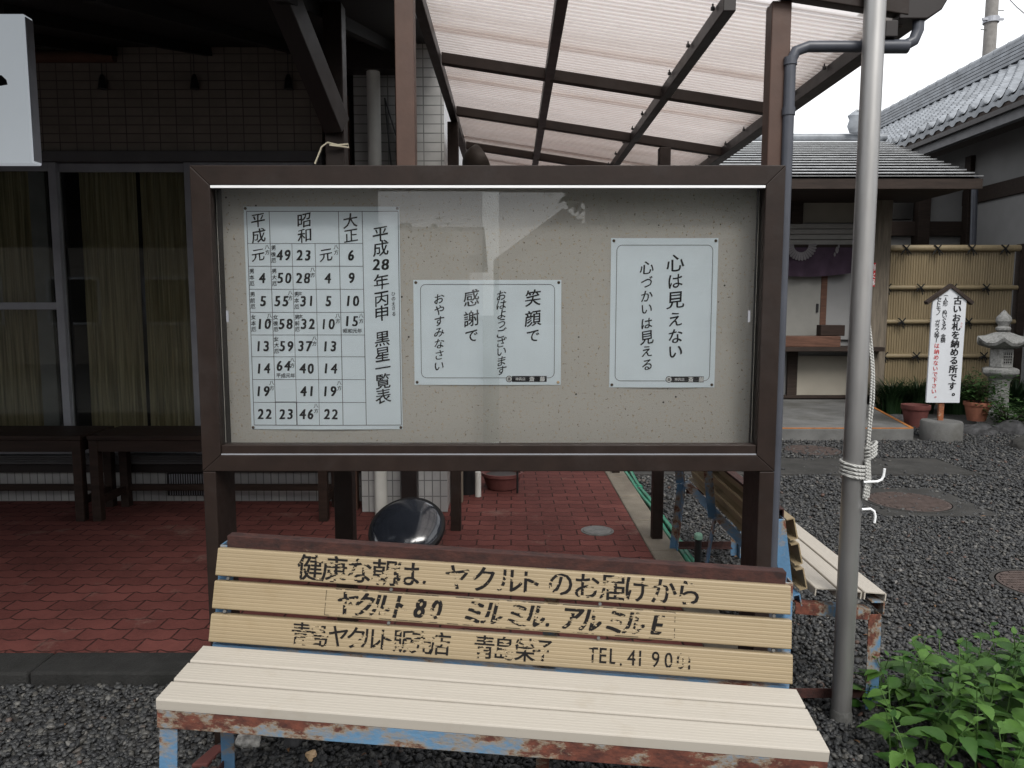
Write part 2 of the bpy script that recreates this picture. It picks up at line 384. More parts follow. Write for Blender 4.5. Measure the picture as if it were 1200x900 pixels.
Mt = dict(
    brown=mat('brown_painted_steel', (.0175, .0108, .0085), .55, spec=.22, var=.2, scale=14, bp=.05, dirt=(.026, .02, .018)),
    brown_d=mat('dark_brown_aluminium', (.012, .0085, .008), .45, var=.12),
    redbrown=mat('reddish_brown_steel', (.065, .035, .025), .55, var=.15, scale=10, bp=.05),
    alu=mat('bare_aluminium', (.62, .63, .64), .32, 1, var=.08),
    alu_d=mat('dull_aluminium_sash', (.3, .31, .34), .5, .3, var=.1),
    paper=mat('white_laminated_paper', (.78, .86, .92), .45, var=.03, scale=6, spec=.3),
    black=mat('black_ink', (.012, .012, .014), .6, var=.1, spec=.2),
    grey_ink=mat('grey_ink', (.1, .1, .11), .6, var=.1, spec=.2),
    red_ink=mat('red_ink', (.42, .03, .03), .6, var=.1, spec=.2),
    white_ink=mat('white_ink', (.7, .7, .7), .6, var=.05, spec=.2),
    pin=mat('brass_pin', (.09, .06, .04), .4, .5),
    pin_w=mat('pale_wood_pin', (.6, .42, .25), .5),
    paver=paver_mat(), gravel=gravel_mat(), pebble=pebble_mat(), board=board_mat(), rope=rope_mat(), curtain=curtain_mat(), bamboo=bamboo_mat(),
    kerb=mat('dark_weathered_kerb', (.017, .017, .0165), .9, var=.35, scale=9, bp=.5, bscale=110, dirt=(.0095, .01, .009)),
    kerb2=mat('pale_concrete_kerb', (.16, .14, .11), .85, var=.2, scale=7, bp=.4, bscale=110, dirt=(.12, .1, .08)),
    conc=mat('grey_concrete', (.11, .11, .107), .85, var=.25, scale=4, bp=.3, bscale=60, dirt=(.06, .058, .05)),
    conc_d=mat('dark_mossy_concrete', (.03, .029, .027), .9, var=.35, scale=6, bp=.4, bscale=60, dirt=(.018, .018, .016)),
    tile=tile_mat('brown_wall_tile', (.21, .18, .155), (.25, .215, .185), (.008, .007, .006), .112, .057, (0, 2, 1)),
    tile_pier=tile_mat('grey_wall_tile', (.34, .34, .33), (.40, .39, .38), (.02, .02, .02), .112, .057, (0, 2, 1)),
    tile_side=tile_mat('grey_side_tile', (.36, .34, .33), (.42, .40, .38), (.02, .02, .02), .112, .057, (1, 2, 0)),
    tile_low=tile_mat('pale_base_tile', (.38, .38, .38), (.43, .43, .42), (.02, .02, .02), .053, .1075, (0, 2, 1), off=.05),
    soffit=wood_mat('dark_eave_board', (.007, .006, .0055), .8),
    dark=mat('dark_interior', (.012, .011, .01), .8),
    ceram=mat('pale_pvc_pipe', (.5, .5, .47), .4, var=.08),
    blackp=mat('black_plastic', (.015, .015, .016), .4),
    glass=glass_mat('clear_glass', (.98, .985, .98), .028, .9, .015),
    wglass=glass_mat('window_glass', (.88, .89, .86), .022, .9, .01),
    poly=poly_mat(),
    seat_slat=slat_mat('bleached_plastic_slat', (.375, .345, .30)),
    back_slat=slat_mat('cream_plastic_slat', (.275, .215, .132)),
    blue=rust_mat('flaking_blue_paint', (.085, .18, .30), .43),
    bluerust=rust_mat('mostly_rusted_blue_paint', (.095, .19, .30), .51, (.07, .022, .017), 3.3),
    rust=rust_mat('rusted_steel', (.2, .33, .42), .70, (.026, .0085, .008), 5.1),
    worn=worn_ink_mat(),
    steel=mat('galvanised_steel', (.33, .325, .32), .5, .85, var=.22, scale=9, stretch=(1, 1, .18), dirt=(.22, .215, .205)),
    pvc_g=mat('grey_blue_downpipe', (.06, .065, .08), .38, var=.12),
    wood_d=wood_mat('old_dark_wood', (.024, .014, .0105), .6),
    wood_l=wood_mat('weathered_pale_wood', (.16, .135, .105), .7, (30, 30, 2)),
    wood_r=wood_mat('reddish_wood_block', (.10, .05, .034), .6),
    terra=mat('terracotta', (.30, .12, .075), .8, var=.25, bp=.15),
    terra_d=mat('dark_terracotta', (.12, .04, .035), .75, var=.2, bp=.15),
    plaster=mat('white_plaster', (.2, .2, .2), .9, var=.12, scale=1.5),
    cream=mat('cream_panel', (.27, .25, .21), .85, var=.1, scale=2),
    shutter=mat('greige_metal_panel', (.22, .213, .2), .5, var=.08),
    timber=wood_mat('dark_timber_beam', (.03, .021, .017), .7),
    kawara=mat('grey_glazed_roof_tile', (.19, .205, .225), .32, var=.3, scale=5, bp=.05),
    metalroof=mat('black_ribbed_metal', (.55, .56, .57), .3, .75, var=.15),
    stone=mat('pale_granite', (.27, .27, .26), .9, var=.25, scale=60, bp=.35, bscale=80, dirt=(.12, .12, .112)),
    rock=mat('dark_rock', (.045, .045, .047), .85, var=.5, scale=14, bp=.9, bscale=22),
    rock_l=mat('pale_speckled_rock', (.3, .29, .27), .9, var=.6, scale=45, bp=.9, bscale=50),
    purple=mat('faded_purple_cloth', (.045, .028, .045), .95, var=.2),
    signw=mat('white_sign_paint', (.50, .52, .55), .5, var=.03),
    red=mat('red_enamel', (.5, .02, .03), .4),
    iron=mat('rusty_cast_iron', (.075, .056, .05), .75, .3, var=.3, scale=20, bp=.5, bscale=70),
    iron_g=mat('grey_cast_iron', (.13, .13, .125), .6, .4, var=.3, scale=20, bp=.3),
    green=mat('green_hose', (.02, .17, .10), .45),
    mint=mat('pale_green_cap', (.25, .45, .35), .5),
    dome=mat('dark_blue_gloss', (.018, .021, .028), .14, .0, var=.2, spec=.9),
    rim=mat('black_rubber_rim', (.012, .012, .013), .45),
    leaf=leaf_mat('nettle_leaf', (.022, .078, .012), (.125, .25, .05)),
    leaf_d=leaf_mat('dark_blade_leaf', (.012, .032, .012), (.03, .065, .022), .2),
    leaf_m=leaf_mat('shrub_leaf', (.03, .075, .02), (.07, .14, .04)),
    stem=mat('green_stem', (.06, .12, .03), .6),
    white=mat('white_enamel', (.75, .76, .77), .4, var=.05),
    hood=mat('dark_brown_hood', (.035, .027, .022), .5), tan=mat('tan_lining', (.2, .13, .06), .7),
    utility=mat('utility_pole_concrete', (.2, .19, .18), .9, var=.15),
    oppo=mat('house_render', (.17, .155, .14), .9, var=.1, scale=1), opporoof=mat('dark_house_roof', (.06, .06, .065), .7),
    bark=mat('tree_bark', (.06, .045, .035), .9, bp=.4),
)

# ================================================================== SETTING
g = MB(); g.sheet(lambda u, v: (-150 + 300 * u, -150 + 300 * v, 0), 2, 2)
struct(g.build('ground', Mt['gravel']))
# brick pavement slab
b = MB(); b.box(-9, .77, 2.78, 12, -.05, .05); struct(b.build('pavement', Mt['paver']))
def kerb_run(name, horizontal, m):
    k = MB()
    if horizontal:
        x = -6.02
        while x < .9:
            x1 = min(x + .597, .93); j = random.uniform(-.002, .002)
            k.box(x, x1, 2.61 + j, 2.779, -.08, .052 + j); x += .603
    else:
        y = 2.785
        while y < 12:
            j = random.uniform(-.002, .002); k.box(.773, .93 + j, y, y + .596, -.08, .056 + j); y += .603
    return struct(k.build(name, m, bevel=.009))
kerb_run('kerb', True, Mt['kerb']); kerb_run('kerb', False, Mt['kerb2'])
# concrete apron in front of the far lean-to, with an orange painted edge
ap = MB(); fr = gr(1073, 518)
apx, apy = 4.30, 7.76
ap.prism([(.97, apy, -.05), (apx, apy, -.05), (4.75, 9.6, -.05), (4.95, 10.5, -.05), (.97, 10.5, -.05)], (0, 0, 0), (0, 0, .175))
struct(ap.build('concrete_apron', Mt['conc'], bevel=.01))
ed = MB(); ed.bar((.97, apy + .02, .128), (apx - .01, apy + .02, .128), .035, .006); ed.bar((apx - .005, apy + .03, .1285), (4.73, 9.6, .1285), .035, .006)
struct(ed.build('painted_edge_line', mat('orange_edge_paint', (.32, .12, .03), .7, var=.3)))
st = MB(); st.box(.97, 3.95, 6.08, 6.75, -.03, .012); struct(st.build('concrete_path', Mt['conc_d']))
sl2 = MB(); sl2.box(2.5, 3.3, 4.83, 5.6, -.03, .016); struct(sl2.build('manhole_surround', Mt['conc_d'], bevel=.006))

# ---- gravel stones
def ico(sub):
    bm = bmesh.new(); bmesh.ops.create_icosphere(bm, subdivisions=sub, radius=1)
    v = np.array([q.co[:] for q in bm.verts]); f = np.array([[q.index for q in t.verts] for t in bm.faces]); bm.free(); return v, f
def pebbles(name, pts, r, sub):
    v, f = ico(sub); n = len(pts); k = len(v)
    V = np.empty((n, k, 3), np.float32)
    T = []
    for _ in range(12):
        q = v * RNG.uniform(.75, 1.25, (k, 1)) ; T.append(q)
    T = np.array(T)[RNG.integers(0, 12, n)]
    sc = np.stack([RNG.uniform(.8, 1.45, n), RNG.uniform(.7, 1.1, n), RNG.uniform(.45, .8, n)], 1) * r[:, None]
    T = T * sc[:, None, :]
    a, t1, t2 = RNG.uniform(0, 6.28, n), RNG.normal(0, .35, n), RNG.normal(0, .35, n)
    ca, sa = np.cos(a)[:, None], np.sin(a)[:, None]
    x, y, z = T[..., 0], T[..., 1], T[..., 2]
    y, z = y * np.cos(t1)[:, None] - z * np.sin(t1)[:, None], y * np.sin(t1)[:, None] + z * np.cos(t1)[:, None]
    x, z = x * np.cos(t2)[:, None] + z * np.sin(t2)[:, None], -x * np.sin(t2)[:, None] + z * np.cos(t2)[:, None]
    x, y = x * ca - y * sa, x * sa + y * ca
    V[..., 0] = x + pts[:, 0:1]; V[..., 1] = y + pts[:, 1:2]; V[..., 2] = z + pts[:, 2:3]
    Fi = (f[None] + (np.arange(n) * k)[:, None, None]).reshape(-1).astype(np.int32); nf = n * len(f)
    me = bpy.data.meshes.new(name); me.vertices.add(n * k); me.vertices.foreach_set('co', V.reshape(-1))
    me.loops.add(nf * 3); me.loops.foreach_set('vertex_index', Fi)
    me.polygons.add(nf); me.polygons.foreach_set('loop_start', np.arange(0, nf * 3, 3, dtype=np.int32))
    me.polygons.foreach_set('use_smooth', np.ones(nf, bool)); me.materials.append(Mt['pebble']); me.update()
    o = bpy.data.objects.new(name, me); COL.objects.link(o); return stuff(o)
def scatter(x0, x1, y0, y1, dens, keep=None):
    n = int((x1 - x0) * (y1 - y0) * dens)
    p = np.stack([RNG.uniform(x0, x1, n), RNG.uniform(y0, y1, n)], 1)
    m = (np.abs(p[:, 0]) < .74 * p[:, 1] + .25)
    if keep is not None: m &= keep(p)
    return p[m]
out_slab = lambda p: ~((p[:, 0] < .955) & (p[:, 1] > 2.59))
near = np.concatenate([scatter(-2.2, .95, 1.55, 2.6, 6000), scatter(.92, 2.9, 1.55, 2.75, 6000)])
mid = scatter(.96, 4.2, 2.7, 4.9, 4300)
far = scatter(.96, 7.5, 4.85, 8.6, 1900, lambda p: ~((p[:, 1] > 7.7) & (p[:, 0] < 4.5)) & ((~((p[:, 1] > 6.05) & (p[:, 1] < 6.78) & (p[:, 0] < 3.97))) | (RNG.random(len(p)) < .04)))
def cover(p):   # a few stray stones only on the concrete round the manhole
    m = ~((p[:, 0] > 2.5) & (p[:, 0] < 3.3) & (p[:, 1] > 4.83) & (p[:, 1] < 5.6))
    d2 = (p[:, 0] - 2.68) ** 2 + (p[:, 1] - 3.58) ** 2
    return (m | (RNG.random(len(p)) < .45)) & (d2 > .235 ** 2)
mid = mid[cover(mid)]; far = far[cover(far)]
for nm, p, lo, hi, sub in (('gravel', near, .0055, .0125, 2), ('gravel', mid, .0065, .0135, 1), ('gravel', far, .009, .019, 1)):
    r = RNG.uniform(0, 1, len(p)) ** 1.6 * (hi - lo) + lo
    z = RNG.uniform(-.15, 1.0, len(p)) * r * .9 + RNG.uniform(0, .006, len(p))
    pebbles(nm, np.column_stack([p, z]), r, sub)

# ================================================================== TILED BUILDING (left)
WD = 5.05
bl = thing('tiled_building', 'dark tiled building with deep black eave and sliding windows behind the two wooden benches', 'building')
w = MB(); w.box(-9, -1.27, WD, WD + .2, 2.45, 3.4); w.build('wall', Mt['tile'], bl)
w = MB(); w.box(-9, -1.0, WD + .02, WD + .2, .05, .265); w.build('wall_base', Mt['tile_low'], bl)
w = MB(); w.box(-9, -1.0, WD - .04, WD + .2, .268, .325); w.build('window_sill', Mt['brown_d'], bl, bevel=.004)
w = MB(); w.box(-1.0, -.43, 4.79, 4.81, .7, 3.5); w.build('wall_pier', Mt['tile_pier'], bl)
w = MB(); w.box(-1.0, -.43, 4.79, 4.81, .05, .697); w.build('wall_pier_base', Mt['tile_low'], bl)
w = MB(); w.box(-.98, -.433, 4.813, 9.5, .05, 3.5); w.build('side_wall', Mt['tile_side'], bl)
w = MB(); w.box(-9, -.99, 6.2, 6.3, .05, 3.4); w.build('inner_wall', Mt['dark'], bl)
w = MB(); w.box(-9.1, -9, WD, 6.3, .05, 3.4); w.build('inner_wall', Mt['dark'], bl)
# sliding window wall
fr = MB()
fr.box(-9, -1.27, WD - .03, WD + .06, 2.38, 2.448); fr.box(-9, -1.27, WD - .045, WD + .06, .328, .39)
for x in (-1.3,): fr.box(x - .03, x + .03, WD - .028, WD + .06, .392, 2.378)
for k in range(3): fr.box(-9, -1.0, WD - .055 + .0 * k, WD - .046, .34 + .015 * k, .347 + .015 * k)
wf = fr.build('window_frame', mat('shaded_dark_sash', (.10, .10, .105), .6, var=.1), bl, bevel=.003)  # sash aluminium with the eave's shadow put into its colour
def sash(x0, x1, y, mid=None):
    s = MB()
    s.box(x0, x0 + .05, y, y + .03, .392, 2.376); s.box(x1 - .05, x1, y, y + .03, .392, 2.376)
    s.box(x0 + .051, x1 - .051, y + .002, y + .028, .392, .46); s.box(x0 + .051, x1 - .051, y + .002, y + .028, 2.32, 2.376)
    if mid: s.box(x0 + .051, x1 - .051, y + .001, y + .029, mid - .025, mid + .025)
    o = s.build('window', Mt['alu_d'], bl, bevel=.003)
    p = MB(); p.box(x0 + .05, x1 - .05, y + .013, y + .017, .46, 2.32); p.build('pane', Mt['wglass'], o)
sash(-2.20, -1.33, WD - .015); sash(-3.11, -2.165, WD + .02, None); sash(-4.1, -3.06, WD - .015, 1.42); sash(-5.0, -4.06, WD + .02, 1.42); sash(-5.95, -4.95, WD - .015, 1.42)
w = MB(); w.box(-3.30, -3.19, WD + .07, WD + .1, .392, 2.376); w.build('inner_jamb', Mt['alu_d'], bl)
# entrance recess, jamb, lintel
w = MB(); w.box(-1.08, -1.04, 4.83, 4.9, .05, 2.75); w.build('door_jamb', Mt['redbrown'], bl, bevel=.003)
w = MB(); w.box(-1.27, -1.0, 5.6, 5.65, .05, 3.2); w.build('door', Mt['brown_d'], bl)
w = MB(); w.box(-1.3, -.60, 4.66, 4.788, 2.86, 3.02); w.build('lintel', Mt['brown_d'], bl, bevel=.003)
# eave: sloping dark soffit, roof above, front beam, brace and post
EY = 2.43
def eave_z(y): return 3.12 - (5.05 - y) * .262
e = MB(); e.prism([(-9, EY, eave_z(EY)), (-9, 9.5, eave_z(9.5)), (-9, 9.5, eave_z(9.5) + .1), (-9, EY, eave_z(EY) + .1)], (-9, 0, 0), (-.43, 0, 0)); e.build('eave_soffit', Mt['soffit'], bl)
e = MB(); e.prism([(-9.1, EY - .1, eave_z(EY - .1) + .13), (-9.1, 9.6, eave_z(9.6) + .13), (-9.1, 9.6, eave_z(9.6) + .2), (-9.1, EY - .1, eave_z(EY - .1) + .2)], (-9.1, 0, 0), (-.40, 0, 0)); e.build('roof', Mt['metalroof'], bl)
EZ = 1.35       # unseen eave extension left of the notice board, added to shade the bricks
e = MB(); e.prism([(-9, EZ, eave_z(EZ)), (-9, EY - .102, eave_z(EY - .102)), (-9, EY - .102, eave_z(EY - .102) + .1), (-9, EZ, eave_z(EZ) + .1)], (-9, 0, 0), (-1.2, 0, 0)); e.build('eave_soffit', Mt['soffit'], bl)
e = MB(); e.prism([(-9.1, EZ - .1, eave_z(EZ - .1) + .13), (-9.1, EY - .102, eave_z(EY - .102) + .13), (-9.1, EY - .102, eave_z(EY - .102) + .2), (-9.1, EZ - .1, eave_z(EZ - .1) + .2)], (-9.1, 0, 0), (-1.17, 0, 0)); e.build('roof', Mt['metalroof'], bl)
e = MB(); e.box(-9, -1.2, EZ - .04, EZ - .001, eave_z(EZ) - .03, eave_z(EZ) + .09); e.build('added_eave_fascia', Mt['brown_d'], bl, bevel=.003)
e = MB(); e.box(-9, -.43, 2.46, 2.56, eave_z(2.5) - .03, eave_z(2.5) - .008); e.build('eave_beam', Mt['soffit'], bl, bevel=.004)
e = MB()
for i in range(14): x = -.75 - i * .62; e.bar((x, EY + .05, eave_z(EY + .05) - .03), (x, 5.0, eave_z(5.0) - .03), .05, .055)
stuff(e.build('eave_rafters', Mt['soffit'], bl)); bl.children[-1].name = 'eave_rafter'
px_, py_ = -.685, 2.95
w = MB(); w.box(px_ - .037, px_ + .037, py_ - .037, py_ + .037, .05, eave_z(2.95) - .01); w.build('post', Mt['brown'], bl, bevel=.004)
w = MB(); w.bar((px_ + .01, py_ - .03, 2.10), (px_ - .085, 2.58, 2.455), .075, .09); w.build('brace', Mt['brown_d'], bl, bevel=.004)
# pvc downpipe, vent grille
w = MB(); w.tube([(-.86, 4.72, .05), (-.86, 4.72, 2.86)], .042, 20); w.build('downpipe', Mt['ceram'], bl, smooth=True)
w = MB(); w.box(-2.42, -2.03, WD + .0, WD + .018, .095, .255); vg = w.build('vent_grille', Mt['blackp'], bl)
w = MB()
for i in range(22): x = -2.40 + i * .0168; w.box(x, x + .006, WD - .006, WD - .001, .1, .25)
w.build('louvre', Mt['alu_d'], vg)
# conduit wires on the pier
w = MB(); w.tube([(-.80, 4.775, 2.72), (-.72, 4.775, 2.45), (-.69, 4.775, 2.2), (-.685, 4.775, 1.7)], .006, 6); w.tube([(-.80, 4.775, 2.72), (-.775, 4.775, 2.4), (-.74, 4.775, 2.0), (-.73, 4.775, 1.6)], .005, 6); w.build('cable', Mt['blackp'], bl, smooth=True)

# curtains behind the sliding windows
def curtain(x0, x1, y, label, seed, z0=.4):
    rr = random.Random(seed); nf = int((x1 - x0) / .075); ph = [rr.uniform(.8, 1.25) for _ in range(60)]; of = [rr.uniform(-.3, .3) for _ in range(60)]
    def fn(u, v):
        x = x0 + (x1 - x0) * u; z = z0 + (2.36 - z0) * v; t = u * nf
        i = int(t) % 60
        return (x + .012 * math.sin(t * 2.1 + v * 1.5), y + .028 * math.sin(2 * math.pi * t + of[i]) * ph[i] * (1 - .35 * v), z)
    c = MB(); c.sheet(fn, nf * 14, 14)
    return tag(c.build('curtain', Mt['curtain'], smooth='all'), label, 'curtain', 'curtains behind the sliding windows')
curtain(-3.04, -2.62, WD + .2, 'narrow ochre pleated curtain half behind the upright window bar', 3, .46)
curtain(-2.60, -1.34, WD + .17, 'wide ochre pleated curtain behind the undivided window pane beside the notice board', 5, .42)
curtain(-5.8, -3.33, WD + .2, 'dim ochre curtain behind the window with a crossbar', 9, .44)

# three small dark bells on the tile wall and a rolled blind
for px, py, lb in ((120, 97, 'small dark bell hung by a wire on tile wall, nearest the rolled blind'), (228, 97, 'small dark bell hung by a wire on tile wall, middle of three'), (338, 97, 'small dark bell hung by a wire on tile wall, nearest the diagonal brace')):
    p = at(px, py, WD - .04); t = thing('hanging_bell', lb, 'bell', p, group='bells hung on the tile wall')
    m = MB(); m.lathe([(.004, .055), (.012, .05), (.022, .02), (.028, -.025), (.031, -.04), (.0, -.04)], n=16); m.build('bell', Mt['blackp'], t, smooth=True)
    m = MB(); m.tube([(0, 0, .05), (0, 0, .22)], .0025, 6); m.build('wire', Mt['blackp'], t)
p0, p1 = at(20, 67, WD - .07), at(134, 66, WD - .07)
tag(MB().tube([p0 - Vector((.5, 0, 0)), p1], .038, 16).build('rolled_blind', mat('brown_blind_cloth', (.07, .033, .02), .8), smooth=True), 'rolled reddish brown blind under the black eave above the tile wall', 'blind')

# white hanging box sign, top left
bs = thing('hanging_box_sign', 'white box sign with part of a black brush stroke hanging under the eave', 'sign', (-2.12, 2.86, 1.95))
m = MB(); m.box(-.30, .30, 0, .055, 0, .545); sbm = mat('added_glow_sign_face', (.55, .57, .6), .5, var=.03); sbm.node_tree.nodes['Principled BSDF'].inputs['Emission Color'].default_value = (.85, .93, 1, 1); sbm.node_tree.nodes['Principled BSDF'].inputs['Emission Strength'].default_value = .15  # faint glow added to the sign face to offset the eave's shade
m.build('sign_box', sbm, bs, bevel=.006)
m = MB(); m.box(.285, .3035, .006, .049, .01, .535); m.build('side_trim', Mt['alu_d'], bs)
m = MB(); m.tube([(-.2, .027, .545), (-.2, .027, .66)], .008); m.build('hanger', Mt['brown_d'], bs); m = MB(); m.tube([(.2, .027, .545), (.2, .027, .66)], .008); m.build('hanger', Mt['brown_d'], bs)
m = MB(); y = -.003
stroke = [(-.1, .285), (.0, .30), (.10, .31), (.18, .325), (.205, .322), (.222, .305), (.225, .288), (.2, .284), (.1, .272), (.0, .26), (-.1, .245)]
m.add([(a, y, b_) for a, b_ in stroke], [tuple(range(len(stroke)))])
m.add([(a, y, b_) for a, b_ in [(.02, .26), (.06, .265), (.0, .05), (-.06, .04)]], [(0, 1, 2, 3)]); m.build('writing', Mt['black'], bs)
m = MB(); m.box(.165, .172, -.0035, -.001, .085, .2); m.build('yellow_line', mat('yellow_ink', (.5, .42, .05), .6), bs)

# ================================================================== CARPORT
H0, SL = 1.09, .150
def rz(x): return H + H0 - SL * x
cp = thing('carport', 'brown carport roofed in smoky corrugated plastic behind the notice board', 'carport', (0, 0, 0))
for i, x in enumerate((-.335, .165, .68, 1.19)):
    m = MB(); z = rz(x); m.box(x - .02, x + .02, 2.40, 7.3, z - .062, z - .012); m.build('purlin', Mt['brown_d'], cp, bevel=.003)
    # roofing screws down one side
for x in (.68, 1.19):
    m = MB()
    for k in range(13): y = 2.5 + k * .32 + random.uniform(-.02, .02); m.lathe([(.0, -.014), (.007, -.014), (.007, -.004), (.003, -.004), (.003, .006)], (x - .03, y, rz(x) - .012), 8)
    stuff(m.build('roofing_screw', Mt['blackp'], cp))
def slope_beam(y, x0, x1, w, h, drop, name, mm):
    m = MB(); z0, z1 = rz(x0) - drop, rz(x1) - drop
    m.prism([(x0, y - w / 2, z0), (x0, y + w / 2, z0), (x0, y + w / 2, z0 - h), (x0, y - w / 2, z0 - h)], (x0, 0, z0), (x1, 0, z1)); return m.build(name, mm, cp, bevel=.003)
for y in (3.37, 4.23, 5.10, 5.96, 6.85): slope_beam(y, -.31, 1.20, .04, .048, .0135, 'rafter', Mt['brown'])
slope_beam(2.42, -.38, 1.24, .045, .075, -.085, 'fascia', Mt['brown'])
# gutter along the right eave with end cap
z = rz(1.22)
m = MB(); m.prism([(1.212, 2.40, z + .12), (1.36, 2.40, z + .12), (1.37, 2.40, z + .07), (1.345, 2.40, z + .025), (1.30, 2.40, z - .004), (1.212, 2.40, z - .004)], (0, 2.40, 0), (0, 7.2, 0)); m.build('gutter', Mt['brown_d'], cp, bevel=.004)
for x, y, nm in ((.855, 2.462, 'post'), (.855, 4.23, 'post'), (.855, 5.96, 'post'), (-.343, 4.4, 'post')):
    m = MB(); m.box(x - .031, x + .031, y - .031, y + .031, .0, rz(x) + (.008 if y < 3 else -.0645)); m.build(nm, Mt['redbrown'] if y < 3 else Mt['brown'], cp, bevel=.003)
m = MB(); m.box(-.343 - .03, -.343 + .03, 2.432, 2.492, 1.25, rz(-.343) + .008); m.box(-.37, -.31, 2.376, 2.431, 1.3, 1.75); m.build('post', Mt['redbrown'], cp, bevel=.003)
m = MB(); m.box(-.655 - .05, -.655 + .05, 4.62 - .05, 4.62 + .05, .05, 2.858); m.build('post', Mt['brown_d'], cp, bevel=.004)
# corrugated sheets, each lapping the next
y = 2.44; sh = 0
while y < 7.2:
    w_ = .70
    def fn(u, v, y=y, k=sh):
        yy = y + w_ * u; x = -.37 + 1.62 * v
        return (x, yy, rz(x) + .004 + (k % 2) * .003 + .0105 * math.sin(2 * math.pi * yy / .032))
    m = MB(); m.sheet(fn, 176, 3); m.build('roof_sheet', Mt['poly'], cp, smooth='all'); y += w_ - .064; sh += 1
# dark grey downpipe
dz = 2.228; X1 = 1.285; X0 = .885; DP = 2.425
pts = [(X1, DP, 2.34), (X1, DP, dz + .05), (X1 - .012, DP, dz + .018), (X1 - .045, DP, dz), (X1 - .1, DP, dz), (X0 + .055, DP, dz + .0), (X0 + .016, DP, dz - .014), (X0, DP, dz - .05), (X0, DP, dz - .1), (X0, DP, .0)]
m = MB(); m.tube(pts, .0175, 16)
for q in (dz - .045, dz - .2): m.tube([(X0, DP, q - .012), (X0, DP, q + .012)], .0205, 16)
m.tube([(X1 - .12, DP, dz), (X1 - .03, DP, dz)], .021, 16)
m.build('downpipe', Mt['pvc_g'], cp, smooth=True)

# ================================================================== NOTICE BOARD
nb = thing('notice_board', 'brown framed glass fronted notice board on two posts behind the cream bench', 'notice board', (0, 0, 0))
BX0, BX1, BF, BB, BZ0, BZ1 = -.953, .809, 2.22, 2.365, .902, 1.822
OX0, OX1, OZ0, OZ1 = -.895, .752, .953, 1.765    # opening
def ring(x0, x1, z0, z1, a0, a1, c0, c1, y0, y1):
    """mitred frame: outer x0..z1, inner a0..c1"""
    m = MB(); o = [(x0, z0), (x1, z0), (x1, z1), (x0, z1)]; i = [(a0, c0), (a1, c0), (a1, c1), (a0, c1)]
    for k in range(4):
        l = (k + 1) % 4; e_ = .0006
        m.prism([(o[k][0], y0, o[k][1]), (o[l][0], y0, o[l][1]), (i[l][0], y0, i[l][1]), (i[k][0], y0, i[k][1])], (0, y0, 0), (0, y1, 0))
    return m
ring(BX0, BX1, BZ0, BZ1, OX0, OX1, OZ0, OZ1, BF, BF + .03).build('frame', Mt['brown'], nb, bevel=.0025)
m = MB(); m.box(BX0 + .004, OX0 - .02, BF + .031, BB, BZ0 + .004, BZ1 - .004); m.box(OX1 + .02, BX1 - .004, BF + .031, BB, BZ0 + .004, BZ1 - .004)
m.box(OX0 - .019, OX1 + .019, BF + .031, BB, OZ1 + .012, BZ1 - .004); m.box(OX0 - .019, OX1 + .019, BF + .031, BB, BZ0 + .004, OZ0 - .004); m.build('case', Mt['brown_d'], nb)
m = MB(); m.box(OX0 - .0185, OX1 + .0185, BB - .008, BB - .001, OZ0 - .003, OZ1 + .011); m.build('pin_panel', Mt['board'], nb)
m = MB(); m.box(OX0 + .001, OX1 - .001, BF + .002, BF + .012, OZ1 - .008, OZ1 - .0005); m.build('top_track', Mt['white'], nb)
m = MB(); m.box(OX0 + .001, OX1 - .001, BF + .006, BF + .055, OZ0 + .0005, OZ0 + .03); m.build('bottom_track', Mt['brown'], nb, bevel=.002)
m = MB(); m.box(OX0 + .001, OX1 - .001, BF + .0025, BF + .0055, OZ0 + .0005, OZ0 + .004); m.build('track_lip', Mt['alu_d'], nb)
for (x0, x1, y) in ((OX0 + .004, -.04, BF + .034), (-.09, OX1 - .004, BF + .044)):
    m = MB(); m.box(x0, x1, y, y + .004, OZ0 + .031, OZ1 - .009); p = m.build('glass_pane', Mt['glass'], nb)
    m = MB(); xx = x0 + .018 if x0 < -.5 else x1 - .024; m.box(xx, xx + .007, y - .003, y - .0005, 1.36, 1.395); m.build('finger_pull', Mt['alu_d'], p)
for x0, x1 in ((BX0 + .0, BX0 + .04), (BX1 - .047, BX1)):
    m = MB(); m.box(x0, x1, BF + .001, BB + .01, 0.0, BZ0 - .001); m.build('post', Mt['brown'], nb, bevel=.003)

# ---- posters: every mark is laid out in the sheet's own plane
PY = BB - .0095
RT, UP = Vector((1, 0, 0)), Vector((0, 0, 1))
def pp(px, py, k=0): return at(px, py, PY - .0006 - .0012 * k)
def sheet_poster(name, label, c, curl=.004):
    """c = px corners (l, t, r, b) measured on the photograph"""
    a, b_ = pp(c[0], (c[1] + c[3]) / 2), pp(c[2], (c[1] + c[3]) / 2); zt, zb = pp((c[0] + c[2]) / 2, c[1]).z, pp((c[0] + c[2]) / 2, c[3]).z
    t = thing(name, label, 'poster', (0, 0, 0), group='posters pinned in the notice board')
    m = MB(); m.sheet(lambda u, v: (a.x + (b_.x - a.x) * u, PY - .0006, zb + (zt - zb) * v), 24, 24); m.build('sheet', Mt['paper'], t, smooth='all')
    return t, a.x, b_.x, zb, zt
def pins(t, x0, x1, z0, z1, off=.0075, pale=None):
    for k, (x, zz) in enumerate(((x0 + off, z1 - off), (x1 - off, z1 - off), (x0 + off, z0 + off), (x1 - off, z0 + off))):
        M_ = Matrix.Rotation(math.pi / 2, 4, 'X')
        m = MB(); m.lathe([(.0045, 0), (.0048, .0015), (.0035, .003), (.0, .0036)], (x, PY - .0008, zz), 14, M_); m.build('pin', Mt['pin_w'] if pale == k else Mt['pin'], t, smooth=True)
